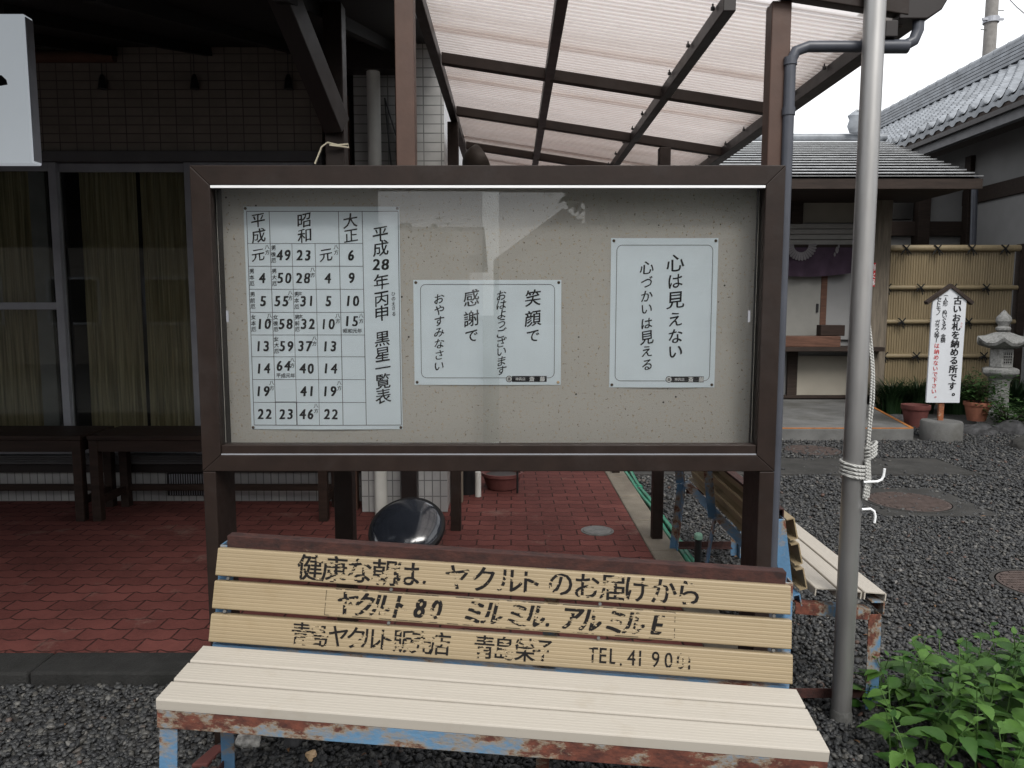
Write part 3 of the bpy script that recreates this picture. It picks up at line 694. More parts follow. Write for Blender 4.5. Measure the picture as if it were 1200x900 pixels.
def line(m, a, b_, w, k=1):
    a, b_ = pp(*a, k), pp(*b_, k); d = (b_ - a).normalized(); n = Vector((-d.z, 0, d.x)) * w / 2
    m.add([a - n, b_ - n, b_ + n, a + n], [(0, 1, 2, 3)])
def zz(y): return pp(600, y).z
S = 2.355 / 860        # metres per photo pixel on the panel
# -- calendar table
t1, x0, x1, z0, z1 = sheet_poster('calendar_poster', 'largest white poster, a brushed table of years and numbers in a ruled grid', (290, 242, 470, 503))
pins(t1, x0, x1, z0, z1, .006)
cols = [293.5, 319.6, 344.8, 371.6, 399.6, 427, 468.5]      # at the row y=372
rows = [247.8, 285.4, 312, 339, 366, 392.5, 418, 444.7, 471.4, 498]
CX = [pp(c, 372).x for c in cols]; RZ = [zz(r) for r in rows]
def vline(m, x, za, zb, w):
    q = lambda u, v: (x - w / 2 + w * u, PY - .0018, za + (zb - za) * v); m.sheet(q, 1, 40)
def hline(m, xa, xb, z, w):
    q = lambda u, v: (xa + (xb - xa) * u, PY - .0018, z - w / 2 + w * v); m.sheet(q, 40, 1)
m = MB(); w1 = .0019
for i in (0, 1, 4, 5, 6): vline(m, CX[i], RZ[0], RZ[-1], w1)
for i in (2, 3): vline(m, CX[i], RZ[1], RZ[-1], w1 * .75)
hline(m, CX[0], CX[-1], RZ[0], w1); hline(m, CX[0], CX[-1], RZ[-1], w1)
for r in RZ[1:-1]: hline(m, CX[0], CX[5], r, w1 * .75)
hline(m, CX[1], CX[2], RZ[8] + .001, w1 * 1.6); vline(m, CX[2], RZ[8], RZ[9], w1 * 1.8)
m.build('ruled_grid', Mt['grey_ink'], t1)
m = MB()
BR = dict(bold=.011, rise=.17, jit=.016, brush=.003)
def cell(i, j, s, dx=0, dz=0, size=.0455):
    cx = (CX[i] + CX[i + 1]) / 2 + dx; cz = (RZ[j + 1] + RZ[j + 2]) / 2 + dz
    n = len(s); adv = size * .56
    for k, ch in enumerate(s):
        if ch.isdigit(): ink(m, ch, (cx + (k - (n - 1) / 2) * adv, PY - .0018, cz), RT, UP, size, bold=.03, wx=.86, slant=.1, jit=.014, brush=.004)
        else: ink(m, ch, (cx, PY - .0018, cz), RT, UP, size * .95, **BR)
def tiny(x, z_, s, size, step=None):
    for k, ch in enumerate(s): ink(m, ch, (x, PY - .0018, z_ - k * (step or size * 1.02)), RT, UP, size, bold=.012, rise=.1, jit=.015)
data = [['元', '4', '5', '10', '13', '14', '19', '22'], ['49', '50', '55', '58', '59', '64', '', '23'], ['23', '28', '31', '32', '37', '40', '41', '46'],
        ['元', '4', '5', '10', '13', '14', '19', '22'], ['6', '9', '10', '15', '', '', '', '']]
left = {(0, 1): '男本厄', (0, 2): '男前厄', (0, 3): '女本厄', (1, 0): '男後厄', (1, 1): '男大厄', (1, 3): '女後厄', (1, 4): '女大厄', (2, 2): '男本厄', (2, 3): '男前厄'}
hap = {(0, 0), (0, 3), (0, 6), (1, 2), (1, 5), (2, 1), (2, 4), (2, 7), (3, 0), (3, 3), (3, 6), (4, 3)}
for i in range(5):
    for j in range(8):
        s = data[i][j]
        if not s: continue
        dx = .007 if (i, j) in left else (-.004 if (i, j) in hap else 0); dzz = .008 if (i, j) in ((4, 3), (1, 5)) else -.001
        cell(i, j, s, dx, dzz)
        if (i, j) in left:
            tiny(CX[i] + .0095, RZ[j + 2] + .057, left[(i, j)], .0165, .0195)
            if i == 2: tiny(CX[i] + .022, RZ[j + 2] + .060, '女', .012)
        if (i, j) in hap: tiny(CX[i + 1] - .010, RZ[j + 1] - .011, '八方', .0155, .0165)
for (i, j, s) in ((4, 3, '昭和元年'), (1, 5, '平成元年')):
    for k, ch in enumerate(s): ink(m, ch, (CX[i] + .013 + k * .0155, PY - .0018, RZ[j + 2] + .013), RT, UP, .0155, bold=.015, rise=.1)
for s, i0, i1 in (('平成', 0, 1), ('昭和', 1, 4), ('大正', 4, 5)):
    for k, ch in enumerate(s): ink(m, ch, ((CX[i0] + CX[i1]) / 2, PY - .0018, zz(258.5 + 17.5 * k)), RT, UP, .0475, **BR)
xt = (CX[5] + CX[6]) / 2
ys = dict(zip(range(20), (274.5, 291, None, 330, 350.5, 367, 398 - 1, 415, 431, 446.5, 464)))
for k, ch in enumerate('平成 年丙申黒星一覧表'):
    yy = ys[k]
    if yy: ink(m, ch, (xt, PY - .0018, zz(yy)), RT, UP, .052, **BR)
for k, ch in enumerate('28'): ink(m, ch, (xt - .014 + .028 * k, PY - .0018, zz(310)), RT, UP, .048, bold=.03, slant=.1, jit=.012)
tiny(xt + .038, zz(344.5), 'ひのえ', .014, .0155); tiny(xt + .038, zz(361), 'さる', .014, .019)
m.build('writing', Mt['black'], t1)

def border(m, l, t_, r, b_, rad, w):
    a = pp(l, (t_ + b_) / 2).x; c = pp(r, (t_ + b_) / 2).x; zt, zb = zz(t_), zz(b_); pts = []
    for cx, cz, s in ((c - rad, zt - rad, 0), (a + rad, zt - rad, 90), (a + rad, zb + rad, 180), (c - rad, zb + rad, 270)):
        pts += [(cx, cz, math.cos(R(s + k * 15)), math.sin(R(s + k * 15))) for k in range(7)]
    fine = []
    for i in range(len(pts)):        # extra points along the straight sides so the line follows the sheet
        p_, q_ = pts[i], pts[(i + 1) % len(pts)]; k_ = 30 if (i + 1) % 7 == 0 else 1
        for j in range(k_): fine.append(tuple(p_[r_] + (q_[r_] - p_[r_]) * j / k_ for r_ in range(4)))
    pts = fine
    n = len(pts); V = [(x + cs * q, PY - .0018, z_ + sn * q) for x, z_, cs, sn in pts for q in (rad, rad - w)]
    m.add(V, [(2 * i, 2 * ((i + 1) % n), 2 * ((i + 1) % n) + 1, 2 * i + 1) for i in range(n)])
def footer(t, l, r, yy, ex):
    a, b_ = pp(l, yy), pp(r, yy)
    k = MB(); k.box(a.x, b_.x, PY - .0017, PY - .0008, a.z - .0095, a.z + .0095)
    q = MB(); e_ = pp(ex, yy); k.lathe([(.0105, 0), (.0105, .001)], (e_.x, PY - .0007, e_.z), 24, Matrix.Rotation(math.pi / 2, 4, 'X')); k.build('name_strip', Mt['black'], t)
    q.lathe([(.0085, .0011), (.0085, .0016)], (e_.x, PY - .0007, e_.z), 24, Matrix.Rotation(math.pi / 2, 4, 'X'))
    for i, ch in enumerate('神具店'): ink(q, ch, (a.x + .016 + i * .011, PY - .0024, a.z), RT, UP, .011, bold=.01)
    for i, ch in enumerate('斎藤'): ink(q, ch, (a.x + .064 + i * .034, PY - .0024, a.z), RT, UP, .017, bold=.03)
    q.build('name_lettering', Mt['white_ink'], t)
    q = MB(); ink(q, '斎', (e_.x, PY - .0028, e_.z), RT, UP, .011, bold=.02); q.build('emblem', Mt['black'], t)
def column(m, s, px, ys, size, **kw):
    for ch, y_ in zip(s, ys):
        d = dict(BR); d.update(kw); sz = size * (.86 if '\u3040' <= ch <= '\u30ff' else 1)
        p = pp(px, y_, 1); ink(m, ch, (p.x, PY - .0018, p.z), RT, UP, sz, rot=random.uniform(-.04, .04), **d)
lin = lambda a, b_, n: [a + (b_ - a) * i / (n - 1) for i in range(n)]
t2, x0, x1, z0, z1 = sheet_poster('greeting_poster', 'landscape white poster with four columns of brushed greetings in the middle of the board', (485, 328, 657.5, 451))
pins(t2, x0, x1, z0, z1, .0085, 3)
m = MB(); border(m, 493, 333, 650, 443, .018, .0016); m.build('border_line', Mt['grey_ink'], t2)
m = MB()
column(m, '笑顔で', 624.5, (349, 373, 394), .054); column(m, '感謝で', 552.5, (349, 373, 394), .054)
column(m, 'おはようございます', 587.8, lin(346, 434, 9), .040, slant=.12); column(m, 'おやすみなさい', 514.8, lin(350, 429, 7), .041, slant=.1)
m.build('writing', Mt['black'], t2); footer(t2, 600, 640.6, 444, 596.6)
t3, x0, x1, z0, z1 = sheet_poster('proverb_poster', 'portrait white poster with two columns of brushed writing, nearest the downpipe', (715, 279, 839.5, 454))
pins(t3, x0, x1, z0, z1, .0085)
m = MB(); border(m, 721.5, 287, 833.5, 446.5, .018, .0016); m.build('border_line', Mt['grey_ink'], t3)
m = MB(); column(m, '心は見えない', 791.5, (308, 329.5, 351.5, 374, 394, 412), .060); column(m, '心づかいは見える', 758, (313.5, 330.5, 347, 362, 379, 395.5, 411.5, 427.5), .047)
m.build('writing', Mt['black'], t3); footer(t3, 786, 824.5, 444.5, 783.5)

# laminated sheets lift off the board between their pins
for t, A, B in ((t1, .006, .004), (t2, .003, .0035), (t3, .005, .002)):
    vs0 = [v.co for v in next(c for c in t.children if c.name.startswith('sheet')).data.vertices]
    xa, xb = min(v.x for v in vs0), max(v.x for v in vs0); za, zb_ = min(v.z for v in vs0), max(v.z for v in vs0)
    for c in t.children:
        if c.name.startswith('pin'): continue
        for v in c.data.vertices:
            u = (v.co.x - xa) / (xb - xa); w = (v.co.z - za) / (zb_ - za)
            v.co.y -= max(0, A * math.sin(math.pi * u) ** 1.5 * math.exp(-w * 5) + B * math.sin(math.pi * max(0, min(1, w))) * math.exp(-(1 - u) * 4))
# ================================================================== BENCHES
def slat(m, L_, o, dx, dy, dz, w=.0765, h=.028, th=.0045):
    """hollow channel plank: o = corner, dx along, dy across the face, dz = face normal"""
    o, dx, dy, dz = Vector(o), Vector(dx), Vector(dy), Vector(dz)
    prof = [(0, -h), (0, -.004), (.0016, -.001), (.004, 0)]
    ng = 6
    for i in range(ng):                                     # shallow lengthwise grooves
        a = .008 + (w - .016) * (i + .5) / ng
        prof += [(a - .0022, 0), (a - .0008, -.0004), (a + .0008, -.0004), (a + .0022, 0)]
    prof += [(w - .004, 0), (w - .0016, -.001), (w, -.004), (w, -h), (w - th, -h), (w - th, -th), (th, -th), (th, -h)]
    n = len(prof); V = [o + dx * x + dy * a + dz * b_ for x in (0, L_) for a, b_ in prof]
    m.add(V, [(i, (i + 1) % n, n + (i + 1) % n, n + i) for i in range(n)])
    # end faces as three quads of the channel
    top = list(range(3, n - 6))
    for k in (0, n):
        m.add([V[k + i] for i in (0, 1, 2, 3, n - 2, n - 1)], [(0, 1, 2, 3, 4, 5)])
        m.add([V[k + i] for i in (n - 4, n - 5, n - 6, n - 7, n - 8, n - 3)] , [(0, 1, 2, 3, 4, 5)])
        m.add([V[k + i] for i in [n - 2] + list(range(3, n - 7)) + [n - 3]], [tuple(range(n - 8))])
TS = R(4.6); TB = R(77.4)
ay, az_ = Vector((0, math.cos(TS), math.sin(TS))), Vector((0, -math.sin(TS), math.cos(TS)))
by, bz = Vector((0, math.cos(TB), math.sin(TB))), Vector((0, -math.sin(TB), math.cos(TB)))
BO = Vector((0, .272, .016))
def angle(m, a, b_, w, t, d1, d2):
    """steel angle bar from a to b with flanges along d1 and d2"""
    a, b_, d1, d2 = Vector(a), Vector(b_), Vector(d1), Vector(d2)
    pr = [(0, 0), (w, 0), (w, t), (t, t), (t, w), (0, w)]
    n = 6; V = [p + d1 * x + d2 * y for p in (a, b_) for x, y in pr]
    m.add(V, [(i, (i + 1) % n, n + (i + 1) % n, n + i) for i in range(n)] + [(0, 1, 2, 3), (3, 4, 5, 0), (6, 7, 8, 9), (9, 10, 11, 6)])
def make_bench(label, loc, rot, W=1.6, leg=.47, ml=None):
    t = thing('slatted_bench', label, 'bench', loc, rot, 'slatted benches of cream planks on blue steel')
    for i in range(3):
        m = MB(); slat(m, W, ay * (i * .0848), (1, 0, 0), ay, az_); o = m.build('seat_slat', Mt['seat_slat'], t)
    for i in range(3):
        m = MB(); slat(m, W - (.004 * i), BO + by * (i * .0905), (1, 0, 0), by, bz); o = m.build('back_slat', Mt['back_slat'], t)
    zt = -.03
    m = MB(); angle(m, (.0, .004, zt), (W, .004, zt), .046, .005, (0, 1, 0), (0, 0, -1)); m.build('front_rail', Mt['bluerust'], t, bevel=.0015)
    m = MB(); p = BO + bz * -.028 - by * .012; angle(m, p, p + Vector((W, 0, 0)), .045, .005, -by, -bz); m.build('rear_rail', Mt['blue'], t, bevel=.0015)
    p = BO + by * .272 - bz * .028; m = MB(); angle(m, p + Vector((.012, 0, .019)), p + Vector((W - .012, 0, .019)), .036, .005, (0, 1, 0), (0, 0, -1)); m.build('top_rail', Mt['rust'], t, bevel=.0015)
    for k, x in enumerate((.002, W - .002)):
        s = 1 if k == 0 else -1
        m = MB(); angle(m, (x, .012, zt - .047), (x, .005, -leg), .045, .005, (s, 0, 0), (0, 1, 0)); m.build('front_leg', Mt['blue'], t, bevel=.0015)
        m = MB(); q0 = BO - bz * .034 + by * .262; q1 = Vector((0, .29, -.02)); q2 = Vector((0, .36, -leg))
        m2 = s * .045
        angle(m, q0 + Vector((x - s * .012, 0, 0)), q1 + Vector((x - s * .012, .03, 0)), .045, .005, (s, 0, 0), (0, 1, 0)); angle(m, q1 + Vector((x, .031, 0)), q2 + Vector((x, 0, 0)), .04, .005, (s, 0, 0), (0, 1, 0)); m.build('rear_leg', Mt['blue'], t, bevel=.0015)
        m = MB(); angle(m, (x, .05, -.058), (x, .31, -.035), .04, .005, (s, 0, 0), (0, 0, -1)); m.build('side_rail', Mt['bluerust'], t, bevel=.0015)
        m = MB(); angle(m, (x + s * .006, .05, -leg + .05), (x + s * .006, .35, -leg + .05), .035, .005, (s, 0, 0), (0, 0, 1)); m.build('foot_rail', Mt['rust'], t, bevel=.0015)
    x = W * .58
    m = MB(); q0 = BO - bz * .03 + by * .27; angle(m, q0 + Vector((x, 0, 0)), Vector((x, .325, -.02)), .04, .005, (1, 0, 0), (0, 1, 0)); m.bar((x + .02, .33, -.02), (x + .02, .385, -leg), .038, .006); m.build('middle_support', Mt['blue'], t, bevel=.0015)
    m = MB()
    for i in range(2):
        for x in (.035, .5, 1.08, W - .05):
            c = BO + by * (i * .0905 + .0845) - bz * .006
            m.tube([c + Vector((x, 0, 0)) - bz * .006, c + Vector((x, 0, 0)) + bz * .002], .0048, 6)
    m.build('bolt', Mt['iron_g'], t)
    return t
b1 = make_bench('front bench of three cream seat planks and a lettered back, nearest the camera', (-.862, 1.689, .461), (0, R(2.75), R(-3.25)))
b2 = make_bench('second slatted bench with plain back seen end on behind the steel pole', (1.285, 2.43, .43), (0, R(-.6), R(90)), leg=.435)
# stencilled, worn lettering on the three back planks (children of the back planks' bench)
def plank_text(i, items, size, x0p, wx=1., slant=0., bold=.02, extra=None):
    m = MB(); o = BO + by * (i * .0905 + .0405) + bz * .0011
    for ch, px in items:
        u = (px - x0p) / (930 - x0p) * 1.6; u = u * (1 + .03 * (1 - u / 1.6) * .5)
        dy = -.02 if ch in '．.' else 0
        ink(m, ch, o + Vector((u, 0, 0)) + by * dy, (1, 0, 0), by, size * (.72 if ch in '．' else 1), bold=bold, wx=wx, slant=slant)
    if extra: extra(m, o)
    m.build('lettering' if items else 'printed_outline', Mt['worn'], b1)
l1 = list(zip('健康な朝は．ヤクルトのお届けから', (366, 395, 425, 454, 482, 502, 540, 571, 602, 627, 661, 692, 721, 750, 781, 810)))
l2 = list(zip('ヤクルト80ミルミル．アルミルE', (409, 430, 450, 474, 496, 515, 560, 582, 610, 631, 646, 675, 697, 725, 747, 774)))
l3 = list(zip('青島ヤクルト販売店青島榮子', (355, 376, 399, 420, 438, 457, 477, 498, 520, 572, 596, 620, 641)))
l3b = list(zip('TEL．41 9001', (699, 711, 723, 732, 744, 754, 763, 772, 787, 801, 811)))
plank_text(2, l1[:6], .076, 254, bold=.014); plank_text(2, l1[6:10], .076, 254, bold=.014); plank_text(2, l1[10:], .076, 254, bold=.014)
def outline(m, o):
    a, b_ = (385 - 249) / 681 * 1.6, (795 - 249) / 681 * 1.6
    for z_ in (-.036, .036): m.add([o + Vector((x, 0, 0)) + by * (z_ + d) for x, d in ((a, 0), (b_, 0), (b_, .0014), (a, .0014))], [(0, 1, 2, 3)])
    for x in (a, b_): m.add([o + Vector((x + d, 0, 0)) + by * z_ for d, z_ in ((0, -.036), (.0014, -.036), (.0014, .036), (0, .036))], [(0, 1, 2, 3)])
plank_text(1, l2[:6], .072, 249, wx=.85, slant=.2, bold=.032); plank_text(1, l2[6:11], .072, 249, wx=.85, slant=.2, bold=.032); plank_text(1, l2[11:], .072, 249, wx=.85, slant=.2, bold=.032); plank_text(1, [], .07, 249, extra=outline)
plank_text(0, l3[:9], .066, 245, wx=.92, bold=.012); plank_text(0, l3[9:], .066, 245, wx=.92, bold=.012); plank_text(0, l3b[:4], .058, 245, wx=.8, bold=.006); plank_text(0, l3b[4:], .058, 245, wx=.8, bold=.006)

# ================================================================== FLAGPOLE with rope
fp = thing('steel_pole', 'tall plain grey steel pole standing in the gravel beside the notice board', 'pole', (1.122, 2.375, 0))
m = MB(); m.tube([(0, 0, -.05), (0, 0, .02), (0, 0, 1.2), (0, 0, 2.4), (0, 0, 5.5)], .0318, 32); m.build('shaft', Mt['steel'], fp, smooth=True)
m = MB(); m.lathe([(.0318, .0), (.036, .0), (.036, .03), (.0325, .045)], n=28); m.build('foot_collar', Mt['iron_g'], fp, smooth=True)
def px_local(px, py, D=2.37): return at(px, py, D) - Vector((1.122, 2.375, 0))
for (a, y0) in (((1, 0), 565), ((2, 0), 600)):
    q = px_local(1012 if y0 == 565 else 1010, y0 if y0 == 565 else 597, 2.34)
    m = MB()
    if y0 == 565: m.tube([q, q + Vector((.045, 0, .002)), q + Vector((.058, 0, .008)), q + Vector((.064, 0, .02)), q + Vector((.066, 0, .045))], .0042, 10)
    else: m.tube([q, q + Vector((.028, 0, .002)), q + Vector((.04, 0, -.006)), q + Vector((.045, 0, -.022)), q + Vector((.043, 0, -.045))], .0042, 10)
    m.build('cleat_hook', Mt['white'], fp, smooth=True)
rp_ = thing('rope', 'grey twisted rope wound round the steel pole and tied at its hook', 'rope', (1.122, 2.375, 0))
m = MB(); c0 = px_local(995, 548); zc = c0.z
def rope(pts, r=.0048): m.tube(pts, r, 8)
for k in range(4):
    zz0 = zc + .022 - k * .0125
    rope([(.0375 * math.cos(t), .0375 * math.sin(t), zz0 - .004 * math.cos(t + .6) - .0125 * t / 6.28) for t in [i * 6.28 / 24 for i in range(25)]], .0055)
m.build('coil', Mt['rope'], rp_, smooth=True)
m = MB()
for dx, dy, ph in ((.047, -.012, 0), (.0575, -.006, 2)):
    rope([(dx + .001 * math.sin(i * 1.1 + ph) - .012 * max(0, (8 - i)) / 8 - .04 * min(1, max(0, i - 7) / 9) ** 1.3, dy + .055 * min(1, max(0, i - 5) / 10), zc + .03 + i * .04) for i in range(0, 60)], .0038)
m.build('line', Mt['rope'], rp_, smooth=True)
m = MB()
for k in range(4):
    rope([(.05 + .016 * math.cos(t), -.012 + .014 * math.sin(t), zc + .075 - k * .012 + .012 * math.cos(t)) for t in [i * 6.28 / 14 for i in range(15)]], .005)
m.build('knot', Mt['rope'], rp_, smooth=True)
m = MB()
for k, dx in enumerate((.028, .036, .043, .034)):
    rope([(dx, -.03 + .006 * k, zc + .03), (dx + .003, -.033 + .005 * k, zc - .03), (dx + .002 * (k - 1), -.03 + .005 * k, zc - .095 - .008 * (k % 2))], .0048)
m.build('tail', Mt['rope'], rp_, smooth=True)
# white tie string on the eave post
m = MB(); q = at(385, 169, 2.90); m.tube([at(369, 192, 2.88), at(377, 172, 2.88), at(384, 167, 2.88), at(396, 170, 2.89), at(408, 169, 2.90), at(409, 173, 2.9), at(398, 171.5, 2.89), at(386, 170, 2.88)], .0035, 8)
tag(m.build('tie_string', mat('cream_string', (.6, .55, .42), .8), smooth=True), 'pale string tied round the brown eave post above the board', 'string')

# ================================================================== THINGS ON THE BRICK PAVING
def wooden_bench(label, x0, x1, y0, y1, h):
    t = thing('wooden_bench', label, 'bench', ((x0 + x1) / 2, (y0 + y1) / 2, .05), group='dark wooden benches under the eave')
    w, d = (x1 - x0) / 2, (y1 - y0) / 2
    m = MB(); n = 3; pw = 2 * d / n
    for i in range(n): m.box(-w, w, -d + i * pw + .002, -d + (i + 1) * pw - .002, h - .028, h)
    m.build('seat', Mt['wood_d'], t, bevel=.004)
    m = MB(); m.box(-w + .06, w - .06, -d + .012, -d + .036, h - .105, h - .03); m.box(-w + .06, w - .06, d - .036, d - .012, h - .105, h - .03)
    m.box(-w + .012, -w + .036, -d + .06, d - .06, h - .105, h - .03); m.box(w - .036, w - .012, -d + .06, d - .06, h - .105, h - .03); m.build('apron', Mt['wood_d'], t, bevel=.003)
    for sx in (-1, 1):
        for sy in (-1, 1):
            cx, cy = sx * (w - .034), sy * (d - .034); m = MB(); m.box(cx - .028, cx + .028, cy - .028, cy + .028, 0, h - .03); m.build('leg', Mt['wood_d'], t, bevel=.004)
        m = MB(); m.box(sx * (w - .034) - .012, sx * (w - .034) + .012, -d + .064, d - .064, .1, .15); m.build('side_stretcher', Mt['wood_d'], t, bevel=.003)
    m = MB(); m.box(-w + .05, w - .05, d - .046, d - .02, .11, .155); m.build('stretcher', Mt['wood_d'], t, bevel=.003)
wooden_bench('dark wooden bench whose end leg stands left of the gap, running out of the picture', -4.2, -2.72, 4.56, 4.97, .555)
wooden_bench('dark wooden bench under the window, its far end passing behind the notice board post', -2.68, -1.17, 4.56, 4.97, .555)

dm = thing('domed_mirror', 'glossy dark blue domed disc with black rim standing on the bricks behind the bench', 'convex mirror', (-.585, 4.0, .168), (R(36), 0, R(-8))); dm.scale = (.92, .92, .92)
m = MB(); m.lathe([(.218 * math.cos(a), .02 + .085 * math.sin(a)) for a in [R(i * 6) for i in range(0, 16)]], n=48); m.build('dome', Mt['dome'], dm, smooth='all')
m = MB(); m.lathe([(.210, -.004), (.230, .0), (.236, .018), (.230, .034), (.212, .036)], n=48); m.build('rim', Mt['rim'], dm, smooth=True)
m = MB(); m.tube([(0, .12, .0), (0, .12, -.05), (0, .25, -.22)], .016); m.build('stand', Mt['rim'], dm)

pl = thing('planter_bowl', 'wide terracotta planter bowl on the bricks at the end of the tiled pier', 'planter', (-.075, 5.45, .05)); pl.scale = (.76, .76, .76)
m = MB(); m.lathe([(.0, .0), (.13, 0), (.15, .01), (.19, .13), (.205, .135), (.205, .165), (.185, .165), (.17, .14), (.0, .13)], n=28); m.build('bowl', Mt['terra_d'], pl, smooth=True)
m = MB(); m.lathe([(.0, .132), (.165, .142)], n=20); m.build('soil', Mt['wood_d'], pl)
tag(MB().tube([(-.245, 5.2, .05), (-.245, 5.2, .23)], .022, 16).build('pipe_stub', Mt['ceram'], smooth=True), 'short pale pipe stub standing between the black bin and terracotta bowl', 'pipe')
bn = thing('plastic_bin', 'small black plastic bin beside the pale pipe stub', 'bin', (-.33, 5.3, .05))
m = MB(); m.lathe([(0, 0), (.07, 0), (.085, .26), (.09, .265), (.09, .28), (.0, .28)], n=24); m.build('body', Mt['blackp'], bn, smooth=True)
m = MB(); m.lathe([(.094, .275), (.094, .3), (.0, .31)], n=24); m.build('lid', Mt['blackp'], bn, smooth=True)
pb = MB(); pb.box(-.42, -.345, 5.02, 5.1, .05, .6); tag(pb.build('timber_block', Mt['wood_l'], bevel=.005), 'pale timber upright against the corner of the tiled pier', 'post')
tag(MB().tube([(.04, 5.3, .05), (.04, 5.3, .26)], .008, 8).build('thin_stake', Mt['blackp']), 'thin black stake in front of the terracotta bowl', 'stake')
dc = thing('drain_cover', 'small round grey drain cover set in the red bricks', 'drain cover', gr(700, 622, .052))
m = MB(); m.lathe([(.0, .004), (.085, .004), (.088, .0), (.088, -.02)], n=32); m.build('lid', Mt['iron_g'], dc, smooth=True)
m = MB(); m.lathe([(.09, .0025), (.1, .0025), (.1, -.01), (.09, -.01), (.09, .0025)], n=32); m.build('ring', Mt['iron_g'], dc)
for k, lb in ((0, 'green garden hose lying along the pale kerb, the one touching the kerb'), (1, 'green garden hose lying along the pale kerb, the one farther from the kerb')):
    m = MB(); m.tube([(.965 + .035 * k + .006 * math.sin(i * 1.3 + k), 3.3 + i * .28, .018 + (.012 if i % 3 == k else 0)) for i in range(14)], .014, 10)
    for i in range(5): m.tube([(.965 + .035 * k, 3.5 + i * .7, .02), (.965 + .035 * k, 3.53 + i * .7, .02)], .018, 10)
    tag(m.build('garden_hose', Mt['green'], smooth=True), lb, 'hose', 'green hoses along the kerb')
pg = thing('capped_stake', 'short black stake with pale green cap beside the hoses', 'stake', (.95 + .015, 3.7, 0))
m = MB(); m.tube([(0, 0, 0), (0, 0, .22)], .017, 14); m.build('stake', Mt['blackp'], pg, smooth=True)
m = MB(); m.lathe([(.021, .215), (.023, .225), (.021, .24), (.012, .247), (0, .248)], n=16); m.build('cap', Mt['mint'], pg, smooth=True)
# hooded lamp by the side wall
hl = thing('lamp_hood', 'dark curved hood with tan inside peeping over the top rail of the notice board', 'lamp', at(560, 192, 4.6))
HM = Matrix.Rotation(R(62), 4, 'Y') @ Matrix.Rotation(R(-18), 4, 'X')
m = MB(); m.lathe([(.0, -.09), (.05, -.082), (.085, -.055), (.105, -.01), (.11, .03), (.104, .03), (.098, -.01), (.0, -.012)], (0, 0, 0), 28, HM); m.build('hood', Mt['hood'], hl, smooth=True)
m = MB(); m.lathe([(.0, -.004), (.096, -.002)], (0, 0, 0), 28, HM); m.build('lining', Mt['tan'], hl)
m = MB(); m.bar((-.05, .02, -.03), (-.46, .35, -.2), .03, .03); m.build('arm', Mt['hood'], hl)

# ================================================================== FAR RIGHT: lean-to, temple hall, fence, sign, lantern
lt = thing('wooden_leanto', 'low lean-to with black ribbed metal roof and purple door curtain across the gravel', 'building', (0, 0, 0))
LW = 10.4
EX, RX = 5.62, 5.95
m = MB()
for k in range(15):
    a, b_ = k / 15, (k + 1) / 15
    y0, y1 = 8.95 + 3.1 * a, 8.95 + 3.1 * b_; z0, z1 = 2.985 + 1.10 * a, 2.985 + 1.10 * b_
    x0 = EX + (RX - EX) * a
    m.prism([(1.2, y0, z0), (1.2, y1 + .03, z1 - .034), (1.2, y1 + .03, z1 - .05), (1.2, y0 + .004, z0 - .014)], (1.2, 0, 0), (x0, 0, 0))
m.build('roof', Mt['metalroof'], lt)
m = MB(); m.prism([(1.2, 8.97, 2.935), (1.2, 12.05, 4.03), (1.2, 12.05, 3.95), (1.2, 8.97, 2.86)], (1.2, 0, 0), (5.6, 0, 0)); m.build('roof_deck', Mt['brown_d'], lt)
m = MB(); m.tube([(1.2, 12.08, 4.13), (5.98, 12.08, 4.13)], .06, 12); m.build('ridge_cap', Mt['kawara'], lt, smooth=True)
m = MB(); m.box(1.2, EX, 8.96, 9.02, 2.83, 2.945); m.box(1.2, EX - .05, 9.03, 10.35, 2.86, 2.9); m.build('eave', Mt['timber'], lt)
m = MB(); m.bar((5.55, 8.98, 2.89), (5.72, 12., 3.93), .05, .12); m.build('verge_board', Mt['timber'], lt)
m = MB(); m.box(1.2, 5.1, LW, LW + .12, .1, 3.3); m.build('wall', Mt['plaster'], lt)
def wallrect(l, t_, r, b_, D): a, b2 = at(l, t_, D), at(r, b_, D); return a.x, b2.x, b2.z, a.z
def panel(name, l, t_, r, b_, D, m_, th=.04, bev=.004, parent=None):
    x0, x1, z0, z1 = wallrect(l, t_, r, b_, D); k = MB(); k.box(x0, x1, D, D + th, z0, z1); return k.build(name, m_, parent or lt, bevel=bev)
panel('post', 1021, 213, 1035, 463, 10.1, Mt['wood_l'], .12)
panel('post', 930, 213, 941, 262, 10.3, Mt['timber'], .08)
panel('upper_panel', 941.5, 222, 1004, 261, LW - .03, Mt['cream'], .025)
x0, x1, z0, z1 = wallrect(900, 262, 1021, 287, LW - .1)
m = MB()
for i in range(4): m.box(x0, x1, LW - .1, LW - .06, z0 + (z1 - z0) * i / 4 + .004, z0 + (z1 - z0) * (i + 1) / 4 - .004)
m.build('shutter_box', Mt['shutter'], lt, bevel=.004)
panel('head_beam', 880, 286.5, 1021, 290, LW - .12, Mt['timber'], .08)
d1 = panel('door', 905, 312, 963, 398, LW - .06, mat('cream_door', (.2, .197, .182), .6, var=.05), .04)
x_, _, z_, _2 = wallrect(957, 360, 959, 366, LW - .08); m = MB(); m.box(x_, x_ + .03, LW - .075, LW - .061, z_, z_ + .12); m.build('handle', Mt['blackp'], d1)
panel('door_post', 963.5, 312, 967, 398, LW - .07, Mt['wood_r'], .05)
panel('door', 967.5, 312, 998, 398, LW - .05, Mt['plaster'], .03)
panel('lower_panel', 934, 417, 1022, 463, LW - .04, Mt['cream'], .03)
panel('lower_post', 924, 412, 933.5, 464, LW - .06, Mt['timber'], .05)
